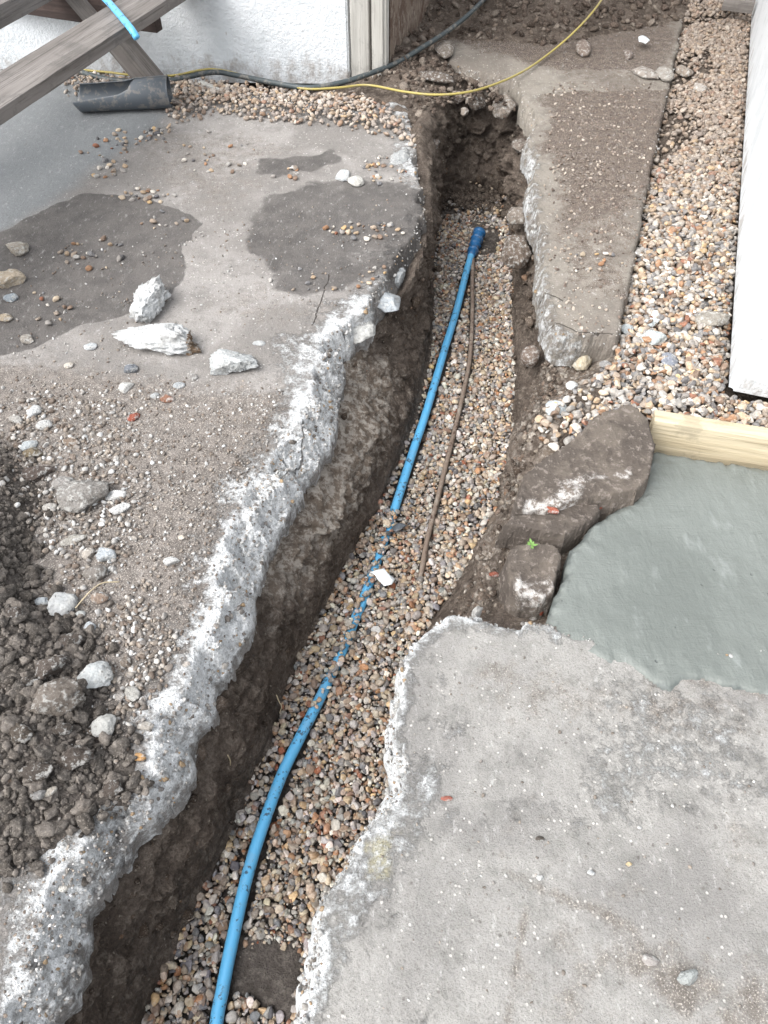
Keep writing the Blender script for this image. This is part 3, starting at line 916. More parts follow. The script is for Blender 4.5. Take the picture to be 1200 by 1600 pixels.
PAL = [((172, 150, 124), 4.5), ((152, 148, 144), 7), ((116, 117, 120), 5), ((84, 85, 90), 2.6), ((220, 214, 204), 4), ((156, 116, 84), 3.6), ((124, 102, 86), 5),
       ((166, 150, 134), 3), ((192, 176, 154), 4), ((138, 86, 62), 1.6), ((172, 170, 166), 5), ((196, 166, 122), 1.0), ((142, 130, 118), 5)]
PNAME = ['tan', 'grey', 'dark grey', 'charcoal', 'cream', 'orange brown', 'brown', 'pinkish', 'sandy', 'rust brown', 'pale grey', 'honey coloured', 'dull brown']
PALC = np.array([lin(c) for c, w in PAL]); PALW = np.array([w for c, w in PAL], float); PALW /= PALW.sum()

def rot_mats(r, n, tiltmax):
    a = r.uniform(0, 2 * np.pi, n); b = r.normal(0, tiltmax, n); c = r.normal(0, tiltmax, n)
    def rz(t):
        o = np.zeros((n, 3, 3)); o[:, 0, 0] = np.cos(t); o[:, 0, 1] = -np.sin(t); o[:, 1, 0] = np.sin(t); o[:, 1, 1] = np.cos(t); o[:, 2, 2] = 1; return o
    def rx(t):
        o = np.zeros((n, 3, 3)); o[:, 1, 1] = np.cos(t); o[:, 1, 2] = -np.sin(t); o[:, 2, 1] = np.sin(t); o[:, 2, 2] = np.cos(t); o[:, 0, 0] = 1; return o
    def ry(t):
        o = np.zeros((n, 3, 3)); o[:, 0, 0] = np.cos(t); o[:, 0, 2] = np.sin(t); o[:, 2, 0] = -np.sin(t); o[:, 2, 2] = np.cos(t); o[:, 1, 1] = 1; return o
    return rz(r.uniform(0, 6.28, n)) @ rx(b) @ ry(c) @ rz(a)

def pile(name, P, S, mat, seed=1, tilt=0.45, hi=None, cols=None, protos=None):
    """many small stones as one mesh: P centres, S half-lengths"""
    r = np.random.default_rng(seed)
    n = len(P)
    Rm = rot_mats(r, n, tilt)
    pro = protos or PROTO
    pick = r.integers(0, len(pro[1]), n)
    hi = np.zeros(n, bool) if hi is None else hi
    if cols is None:
        dusty = r.uniform(0.0, 0.34, (n, 1)) ** 1.0
        cols = PALC[r.choice(len(PALC), n, p=PALW)] * r.uniform(0.75, 1.3, (n, 1)) * r.uniform(0.95, 1.05, (n, 3))
        cols = cols * (1 - dusty) + np.array(lin((176, 167, 155))) * dusty
    Vs, Fs, Cs, off = [], [], [], 0
    for lev in (1, 2):
        for k in range(len(pro[lev])):
            idx = np.where((pick == k) & (hi == (lev == 2)))[0]
            if len(idx) == 0: continue
            V0, F0 = pro[lev][k]
            V = np.einsum('nij,vj->nvi', Rm[idx], V0) * S[idx][:, None, None] + P[idx][:, None, :]
            m = len(V0)
            F = F0[None] + (off + np.arange(len(idx)) * m)[:, None, None]
            Vs.append(V.reshape(-1, 3)); Fs.append(F.reshape(-1, 3)); Cs.append(np.repeat(cols[idx], m, 0))
            off += len(idx) * m
    return link(name, mesh_np(name, np.vstack(Vs), np.vstack(Fs), attrs={'pcol': np.clip(np.vstack(Cs), 0, 0.9)}), mat)

def scatter(poly, spacing, seed, zf, margin=0.0, layers=1, size=(0.0062, 0.0125), keep=None, jit=0.5):
    r = np.random.default_rng(seed)
    x0, y0 = poly.min(0); x1, y1 = poly.max(0)
    out, ss = [], []
    for L in range(layers):
        X, Y = np.meshgrid(np.arange(x0 - 0.05, x1 + 0.05, spacing), np.arange(y0 - 0.05, y1 + 0.05, spacing * 0.87))
        X[1::2] += spacing / 2
        X = X.ravel() + r.uniform(-jit, jit, X.size) * spacing; Y = Y.ravel() + r.uniform(-jit, jit, Y.size) * spacing
        m = sdf(poly, X, Y) > margin
        X, Y = X[m], Y[m]
        if keep is not None:
            k = keep(X, Y, r); X, Y = X[k], Y[k]
        s = np.exp(r.normal(math.log((size[0] * size[1]) ** 0.5 * 1.03), 0.32, len(X)))
        s = np.clip(s, size[0], size[1] * 1.15)
        Z = zf(X, Y) + s * 0.35 + r.uniform(0, 0.006, len(X)) + L * 0.0065
        out.append(np.stack([X, Y, Z], 1)); ss.append(s)
    return np.vstack(out), np.concatenate(ss)

# ------------------------------------------------------------------ pipes in the trench
def path_px(pts):
    return catmull(np.array([G(p[0], p[1], p[2]) for p in pts]), 8)
ZP = -0.372
blue_pts = [(326, 1720, ZP), (338, 1600, ZP), (347, 1550, ZP), (363, 1470, ZP), (386, 1370, ZP), (411, 1290, ZP), (440, 1212, ZP), (470, 1150, ZP), (497, 1097, ZP - 0.006), (514, 1062, ZP - 0.020),
            (530, 1028, ZP - 0.020), (549, 982, ZP - 0.0185), (568, 936, ZP - 0.0185), (581, 900, ZP - 0.023), (596, 858, ZP - 0.024), (608, 822, ZP - 0.018), (624, 772, ZP - 0.008), (645, 706, ZP), (662, 656, ZP), (679, 600, ZP),
            (696, 542, ZP), (712, 490, ZP), (727, 432, ZP), (737, 396, ZP)]
blue_path = path_px(blue_pts)
blue_path = np.vstack([blue_path[0] + (0.0, -0.6, 0), blue_path])
bp = link('water_pipe', tube(blue_path, 0.0132, 18), M['blue'])
tag(bp, 'long bright blue plastic water pipe lying along the trench, half buried midway', 'water pipe')
cpl = [G(736, 400, ZP), G(742, 383, ZP + 0.004), G(748, 366, ZP + 0.012)]
cpl = catmull(np.array(cpl), 6)
n_ = len(cpl)
link('collar', tube(cpl, [0.017 + 0.006 * (i > n_ * 0.45) for i in range(n_)], 16), M['blue_dark'], bp)
for q_ in (0.25, 0.5, 0.75):
    c0 = cpl[int(q_ * (n_ - 1))]; c1 = cpl[min(n_ - 1, int(q_ * (n_ - 1)) + 1)]; dd_ = (c1 - c0) / np.linalg.norm(c1 - c0)
    link('ring', tube(np.array([c0 - dd_ * 0.003, c0 + dd_ * 0.003]), 0.0265 if q_ > 0.4 else 0.0225, 6 if q_ == 0.5 else 16), M['blue_dark'], bp)
link('end_cap', tube(np.array([cpl[-1], cpl[-1] + (0.004, 0.012, 0.004)]), 0.027, 16), M['blue_dark'], bp)

thin_pts = [(739, 405, ZP), (738, 440, ZP), (738, 490, ZP), (734, 560, ZP - 0.004), (722, 622, ZP - 0.006), (706, 690, ZP - 0.006), (691, 750, ZP - 0.006), (676, 810, ZP - 0.006), (666, 850, ZP - 0.006), (660, 886, ZP - 0.012), (655, 905, ZP - 0.03)]
thin_path = path_px(thin_pts)
tp = link('old_pipe', tube(thin_path, 0.0075, 12), M['lead'])
tag(tp, 'thin rusty brown metal pipe lying on the gravel right of the blue pipe', 'pipe')

def dist_path(X, Y, P):
    d = np.full(len(X), 9.0)
    for a, b in zip(P[:-1], P[1:]):
        e = b[:2] - a[:2]; L = e @ e + 1e-12
        t = np.clip(((X - a[0]) * e[0] + (Y - a[1]) * e[1]) / L, 0, 1)
        d = np.minimum(d, np.hypot(X - a[0] - t * e[0], Y - a[1] - t * e[1]))
    return d

# ------------------------------------------------------------------ gravel
Yb0, Yb1 = G(497, 1110, ZP)[1], G(612, 800, ZP)[1]
def keep_trench(X, Y, r):
    k = sdf(mud_poly, X, Y) < 0.004 + 0.02 * fbm(X, Y, 2, 16, 3)
    k |= r.random(len(X)) < 0.02
    k &= (sdf(slump_poly, X, Y) < 0) | (r.random(len(X)) < 0.2)
    k &= Y > -0.25
    db = dist_path(X, Y, blue_path)
    buried = (Y > Yb0) & (Y < Yb1)
    k &= (db > 0.0205) | buried
    k &= dist_path(X, Y, thin_path) > 0.010
    k &= (r.random(len(X)) > sstep(2.95, 3.28, Y + 0.12 * fbm(X, Y, 3, 7, 3)) * 0.97)
    # thinner cover on the far right and at the foot of the earth slump
    return k
P, S = scatter(bas_poly, 0.0138, 21, floor_z, margin=-0.012, layers=2, keep=keep_trench, size=(0.0046, 0.0122))
# stones lying over the sunken length of pipe ride a little higher
db = dist_path(P[:, 0], P[:, 1], blue_path)
bur = (P[:, 1] > Yb0) & (P[:, 1] < Yb1) & (db < 0.016)
pz = np.interp(P[:, 1], blue_path[:, 1], blue_path[:, 2])
on = bur & (rng.random(len(P)) < 0.24 + 0.45 * (fbm(P[:, 1], 0 * P[:, 1], 3.0, 16, 2) > -0.1))
P[on, 2] = np.maximum(P[on, 2], pz[on] + 0.0155 + S[on] * 0.35)
drop = bur & ~on
P, S = P[~drop], S[~drop]
# heaped a little against the foot of the banks
dd = sdf(bas_poly, P[:, 0], P[:, 1])
P[:, 2] += 0.018 * (1 - sstep(-0.01, 0.05, dd))
hi = P[:, 1] < 1.05
g1 = pile('trench_gravel', P, S, M['pebble'], 22, hi=hi)
tag(g1, 'mixed brown grey and tan pea shingle covering the trench bottom', kind='stuff')

Pf, Sf = scatter(bas_poly, 0.0105, 23, floor_z, margin=-0.01, layers=1, keep=keep_trench, size=(0.0022, 0.0050))
Pf[:, 2] += 0.006
gf = pile('trench_fines', Pf, Sf, M['pebble'], 24)
tag(gf, 'small chips and fines between the pebbles on the trench bottom', kind='stuff')
rg = np.random.default_rng(77)
def gz_strip(X, Y):
    return ground_z(X, Y) + 0.004
def keep_strip(X, Y, r):
    # earth shows through in a few dark hollows near the far slab corner
    dirt = sdf(GP([(1038, 165), (1090, 170), (1100, 210), (1030, 250), (1035, 190)]), X, Y) > 0
    dirt2 = sdf(GP([(1040, 95), (1110, 70), (1120, 105), (1060, 130)]), X, Y) > 0
    k = ~(dirt & (r.random(len(X)) < 0.85)) & ~(dirt2 & (r.random(len(X)) < 0.8))
    near = sdf(GP([(830, 560), (965, 548), (940, 620), (900, 690), (830, 690)]), X, Y) > 0
    k &= ~(near & (r.random(len(X)) < 0.55))
    return k
P2, S2 = scatter(gravel_poly, 0.0165, 31, gz_strip, layers=2, keep=keep_strip, size=(0.0066, 0.0145))
cols = (PALC[rg.choice(len(PALC), len(P2), p=PALW)] * 0.84 + 0.16 * np.array(lin((170, 160, 146)))) * rg.uniform(0.75, 1.3, (len(P2), 1))
dust = sstep(2.1, 3.2, P2[:, 1])[:, None] * 0.75
cols = cols * (1 - dust) + np.array(lin((138, 124, 112))) * rg.uniform(0.8, 1.2, (len(P2), 1)) * dust
hi2 = P2[:, 1] < 1.75
g2 = pile('border_gravel', P2, S2, M['pebble'], 32, hi=hi2, cols=cols)
tag(g2, 'pale shingle border running along the foot of the white wall on the right', kind='stuff')

bank_px = [(95, 112), (200, 120), (300, 125), (450, 140), (560, 150), (600, 168), (648, 200), (650, 232), (600, 212), (540, 200), (470, 192), (400, 188), (340, 178), (290, 190), (268, 205), (262, 150), (160, 142), (110, 150)]
bp_poly = GP(bank_px, 0.0)
def bank_h(X, Y):
    d = sdf(bp_poly, X, Y)
    return 0.001 + 0.018 * sstep(0.0, 0.12, d) * (Y > 2.9)
def keep_bank(X, Y, r):
    d = sdf(bp_poly, X, Y)
    return r.random(len(X)) < 0.35 + 0.65 * sstep(0.0, 0.09, d)
P3, S3 = scatter(bp_poly, 0.0165, 41, bank_h, margin=-0.015, layers=1, keep=keep_bank, size=(0.0062, 0.0135))
cols = PALC[rg.choice(len(PALC), len(P3), p=PALW)]
cols = (cols * 0.5 + 0.5 * np.array(lin((158, 142, 128)))) * rg.uniform(0.75, 1.25, (len(P3), 1))
g3 = pile('wall_gravel', P3, S3, M['pebble'], 42, cols=cols)
tag(g3, 'dusty shingle banked along the foot of the white building', kind='stuff')

# ------------------------------------------------------------------ crumbs of earth and concrete trodden over the left slab
def crumbs(name, regions, seed, cols, label, mat=None, zf=None):
    r = np.random.default_rng(seed)
    Ps, Ss, Cs = [], [], []
    for poly_px, n, s0, s1, z in regions:
        poly = GP(poly_px, z)
        lo, hi_ = poly.min(0), poly.max(0)
        XY = r.uniform(lo, hi_, (n * 3, 2))
        d = sdf(poly, XY[:, 0], XY[:, 1])
        XY = XY[(d > 0) & (r.random(len(d)) < 0.25 + sstep(0, 0.08, d))][:n]
        s = np.exp(r.uniform(math.log(s0), math.log(s1), len(XY)) * 1.0)
        zz = (zf(XY[:, 0], XY[:, 1]) if zf is not None else z) + s * 0.3
        Ps.append(np.column_stack([XY, np.zeros(len(XY)) + zz])); Ss.append(s)
        Cs.append(np.array([lin(c) for c in cols])[r.integers(0, len(cols), len(XY))] * r.uniform(0.8, 1.2, (len(XY), 1)))
    o = pile(name, np.vstack(Ps), np.concatenate(Ss), mat or M['pebble'], seed + 1, cols=np.vstack(Cs), tilt=0.6)
    return tag(o, label, kind='stuff')

# dark heap of dug soil at the left
heap_poly = GP([(-300, 660), (-20, 690), (50, 735), (62, 800), (50, 870), (70, 940), (130, 985), (165, 1040), (140, 1100), (200, 1170), (210, 1230), (140, 1270), (60, 1340), (0, 1370), (-300, 1400)], 0.0)
def heap_h(X, Y):
    d = sdf(heap_poly, X, Y) + 0.02 * fbm(X, Y, 3, 12, 4)
    side = np.clip((-X - 0.45) / 0.6, 0, 1)
    return 0.004 + sstep(0.0, 0.10, d) * (0.018 + 0.10 * side) * (0.85 + 0.5 * fbm(X, Y, 1, 7, 3)) + 0.012 * sstep(0, 0.05, d) * fbm(X, Y, 2, 26, 4, 0.6)
def build_heap():
    X, Y = grid(-1.7, -0.2, 0.2, 1.75, 0.008)
    d = sdf(heap_poly, X, Y) + 0.02 * fbm(X, Y, 3, 12, 4)
    Z = heap_h(X, Y) - 0.012 * (d < 0)
    V = np.stack([X, Y, Z], -1).reshape(-1, 3)
    F = grid_faces(*X.shape)
    keep = (d.ravel()[F] > -0.012).all(1)
    V, F, _ = compress(V, F[keep])
    o = link('soil_heap', mesh_np('soil_heap', V, F), M['soil_dark'])
    tag(o, 'dark crumbly heap of dug soil spilling over the left slab', 'soil heap', kind='stuff')
build_heap()
DARK = [(104, 99, 94), (118, 112, 106), (92, 87, 82), (136, 129, 122)]
r_ = np.random.default_rng(9)
PROTO_C = {1: [cut_shape(2, r_, 9, (0.45, 0.85), 0.32, (1, r_.uniform(.75, 1), r_.uniform(.6, .85)), 2.2, 0.08) for _ in range(16)],
           2: [cut_shape(3, r_, 10, (0.45, 0.85), 0.34, (1, r_.uniform(.75, 1), r_.uniform(.6, .85)), 2.2, 0.14) for _ in range(16)]}
def clod_pile():
    r = np.random.default_rng(51)
    lo, hi_ = heap_poly.min(0), heap_poly.max(0)
    XY = r.uniform((-1.25, 0.25), (-0.3, 1.65), (26000, 2))
    d = sdf(heap_poly, XY[:, 0], XY[:, 1])
    XY = XY[(d > -0.03) & (r.random(len(d)) < 0.25 + sstep(-0.02, 0.05, d))][:14000]
    low = XY[:, 1] < 1.05
    s = np.where(low, np.exp(r.normal(math.log(0.0056), 0.62, len(XY))), np.exp(r.normal(math.log(0.0042), 0.45, len(XY))))
    s = np.clip(s, 0.003, 0.022)
    z = heap_h(XY[:, 0], XY[:, 1]) + s * 0.05
    cols = np.array([lin(c) for c in DARK])[r.integers(0, 4, len(XY))] * r.uniform(0.8, 1.25, (len(XY), 1))
    o = pile('soil_clods', np.column_stack([XY, z]), s, M['crumb'], 52, tilt=1.0, hi=s > 0.012, cols=cols, protos=PROTO_C)
    tag(o, 'small dark clods covering the heap of dug soil', kind='stuff')

def crumb_mat():
    k = NT('crumb', 0.95, 0.12)
    base = k.attr('pcol', 'Color')
    a = k.noise(120, 5, 0.75)
    c = k.mix(k.mr(a, 0.35, 0.65, 0.6, 0), base, k.mix(1.0, base, (0.5, 0.48, 0.46, 1), 'MULTIPLY'))
    c = k.mix(k.mr(k.noise(260, 3, 0.7), 0.62, 0.72, 0, 0.5), c, c4((168, 160, 150)))
    k.color(c); k.bump(a, 0.004, 1.0)
    return k.m
M['crumb'] = crumb_mat()
clod_pile()

GREYW = [(150, 147, 143), (178, 177, 174), (130, 125, 120), (112, 105, 98), (138, 129, 119), (198, 199, 198)]
crumbs('slab_rubble_grit', [
    ([(0, 590), (200, 580), (440, 600), (460, 700), (380, 800), (350, 930), (300, 1040), (230, 1160), (120, 1280), (100, 900), (0, 700)], 3200, 0.0016, 0.0055, 0.0),
    ([(0, 600), (190, 610), (260, 700), (200, 900), (90, 960), (0, 760)], 800, 0.004, 0.010, 0.002),
    ([(150, 960), (230, 900), (280, 1000), (240, 1120), (170, 1150)], 350, 0.003, 0.010, 0.0),
    ([(0, 1340), (110, 1270), (200, 1290), (120, 1450), (60, 1600), (0, 1600)], 260, 0.0015, 0.004, 0.0),
    ([(0, 400), (640, 300), (640, 400), (540, 480), (300, 560), (0, 600)], 500, 0.002, 0.005, 0.0),
], 61, GREYW + [(120, 108, 98), (110, 98, 88)], 'fine pale grit and crumbs strewn over the left slab', zf=lambda X, Y: np.maximum(0.0, heap_h(X, Y) * (sdf(heap_poly, X, Y) > 0)))
crumbs('near_slab_grit', [([(520, 1400), (650, 1010), (860, 1010), (1200, 1120), (1200, 1600), (470, 1600)], 190, 0.0016, 0.0042, 0.0)],
       63, GREYW, 'tiny pale specks of grit on the lower right slab')
crumbs('far_slab_grit', [([(850, 130), (1040, 130), (1005, 330), (960, 540), (860, 530), (840, 250)], 700, 0.003, 0.0075, 0.0)],
       65, [(120, 106, 96), (150, 138, 126), (96, 84, 76), (176, 166, 154)], 'earthy crumbs scattered on the soil stained slab')
# loose earth on the verge right of the trench and on the far ground
crumbs('verge_crumbs', [
    ([(850, 560), (940, 560), (900, 690), (860, 690), (800, 790), (790, 850), (790, 960), (700, 965), (740, 880), (800, 700)], 1500, 0.003, 0.011, -0.10),
], 67, [(110, 98, 88), (86, 76, 68), (140, 130, 118), (168, 160, 150), (124, 108, 96)], 'loose earth and small stones on the verge right of the trench', mat=M['crumb'], zf=lambda X, Y: ground_z(X, Y))
crumbs('far_soil_crumbs', [
    ([(560, 115), (640, 150), (690, 100), (700, 60), (860, 70), (1000, 45), (1100, 20), (1100, -60), (640, -60)], 1500, 0.006, 0.026, 0.02),
    ([(600, 110), (700, 60), (810, 140), (800, 165), (700, 160), (650, 200)], 420, 0.006, 0.020, 0.0),
    ([(1040, 170), (1100, 160), (1100, 220), (1030, 260)], 160, 0.004, 0.012, 0.0),
], 69, [(96, 84, 76), (78, 68, 61), (118, 106, 96), (140, 130, 120)], 'lumpy dark earth and small rubble at the head of the trench', mat=M['crumb'], zf=lambda X, Y: ground_z(X, Y))

# pebbles and grit showing in the broken faces of the concrete
def aggregate():
    r = np.random.default_rng(85)
    V = np.vstack([e[r.choice(len(e), min(len(e), k), replace=False)] for e, k in zip(EDGES, (2600, 1300, 500))])
    V = V + r.normal(0, 0.002, V.shape) * (1, 1, 0)
    s_ = np.clip(np.exp(r.normal(math.log(0.0032), 0.42, len(V))), 0.0014, 0.009)
    V[:, 2] += s_ * 0.05
    cc = [(196, 196, 194), (150, 146, 142), (172, 150, 122), (120, 114, 108), (214, 214, 212), (182, 178, 172)]
    cols = np.array([lin(c) for c in cc])[r.choice(6, len(V), p=[.28, .22, .08, .08, .16, .18])] * r.uniform(.85, 1.15, (len(V), 1))
    o = pile('aggregate', V, s_, M['crumb'], 86, tilt=1.0, cols=cols, protos=PROTO_C)
    tag(o, 'grit and small stones showing in the broken concrete edges', kind='stuff')
aggregate()
crumbs('pit_crumbs', [([(690, 292), (790, 292), (795, 335), (760, 330), (720, 325), (685, 330)], 500, 0.004, 0.018, -0.40)],
       87, [(88, 78, 70), (74, 65, 58), (106, 96, 87)], 'dark earth fallen on the gravel at the trench head', mat=M['crumb'], zf=lambda X, Y: floor_z(X, Y) + 0.004)

# crumbs stuck in the trench banks
def bank_crumbs():
    r = np.random.default_rng(81)
    A, B = resample(lipC, basC, 0.02)
    n = 1700
    i = r.integers(0, len(A), n); u = r.beta(1.2, 1.6, n)
    P = A[i] * (1 - u)[:, None] + B[i] * u[:, None]
    P[:, 2] = -0.10 * (1 - u) - 0.40 * u
    P[:, :2] += r.normal(0, 0.012, (n, 2))
    s = np.clip(np.exp(r.normal(math.log(0.0055), 0.6, n)), 0.002, 0.024)
    cols = np.array([lin(c) for c in [(92, 80, 70), (110, 98, 88), (78, 68, 60), (150, 140, 128), (128, 104, 86)]])[r.choice(5, n, p=[.32, .26, .24, .1, .08])] * r.uniform(.85, 1.15, (n, 1))
    o = pile('bank_crumbs', P, s, M['crumb'], 82, tilt=1.0, cols=cols, protos=PROTO_C)
    tag(o, 'crumbs of earth and small stones stuck in the trench sides', kind='stuff')
bank_crumbs()

# ------------------------------------------------------------------ single rocks
def rock_obj(name, px, py, w, h, ang, tall, color, label, cat, seed, z=0.0, group=None, sub=4, cuts=9, fine=0.07, mat='rock', sink=0.22, depth=(0.55, 0.9), tilt=(0, 0), stain=None):
    """w, h: size in the photograph; ang: direction of the long axis there (degrees, counter-clockwise); tall: height in metres"""
    r = np.random.default_rng(seed)
    c = G(px, py + h * 0.12, z)
    zd = zdepth(c)
    L = w * 1.08 * zd / FOC / 2
    elev = math.atan2(H - z, c[1])
    D = h * 1.08 * zd / FOC / 2
    if abs(math.sin(R(ang))) < 0.7: D = max(D * 0.9 / math.sin(elev) - tall * 0.3 * math.cos(elev), D * 0.7)
    else: L = L * 0.85 / math.sin(elev)
    V, F = cut_shape(sub, r, cuts, depth, 0.10, (L, D, tall * 0.5), 1.7, fine)
    me = mesh_np(name, V, F, smooth=True, attrs={'stain': np.where(V[:, 0] > L * stain, 1.0, 0.0) if stain else np.zeros(len(V))})
    o = link(name, me, M[mat])
    o.location = (c[0], c[1], z + tall * (0.5 - sink))
    o.rotation_euler = (R(tilt[0]), R(tilt[1]), math.atan2(math.sin(R(ang)) / math.sin(elev), math.cos(R(ang))))
    o.color = (*lin(color), 1)
    return tag(o, label, cat, group)

WHT, GRY, BRN, TAN = (212, 214, 214), (160, 156, 150), (128, 118, 108), (168, 150, 128)
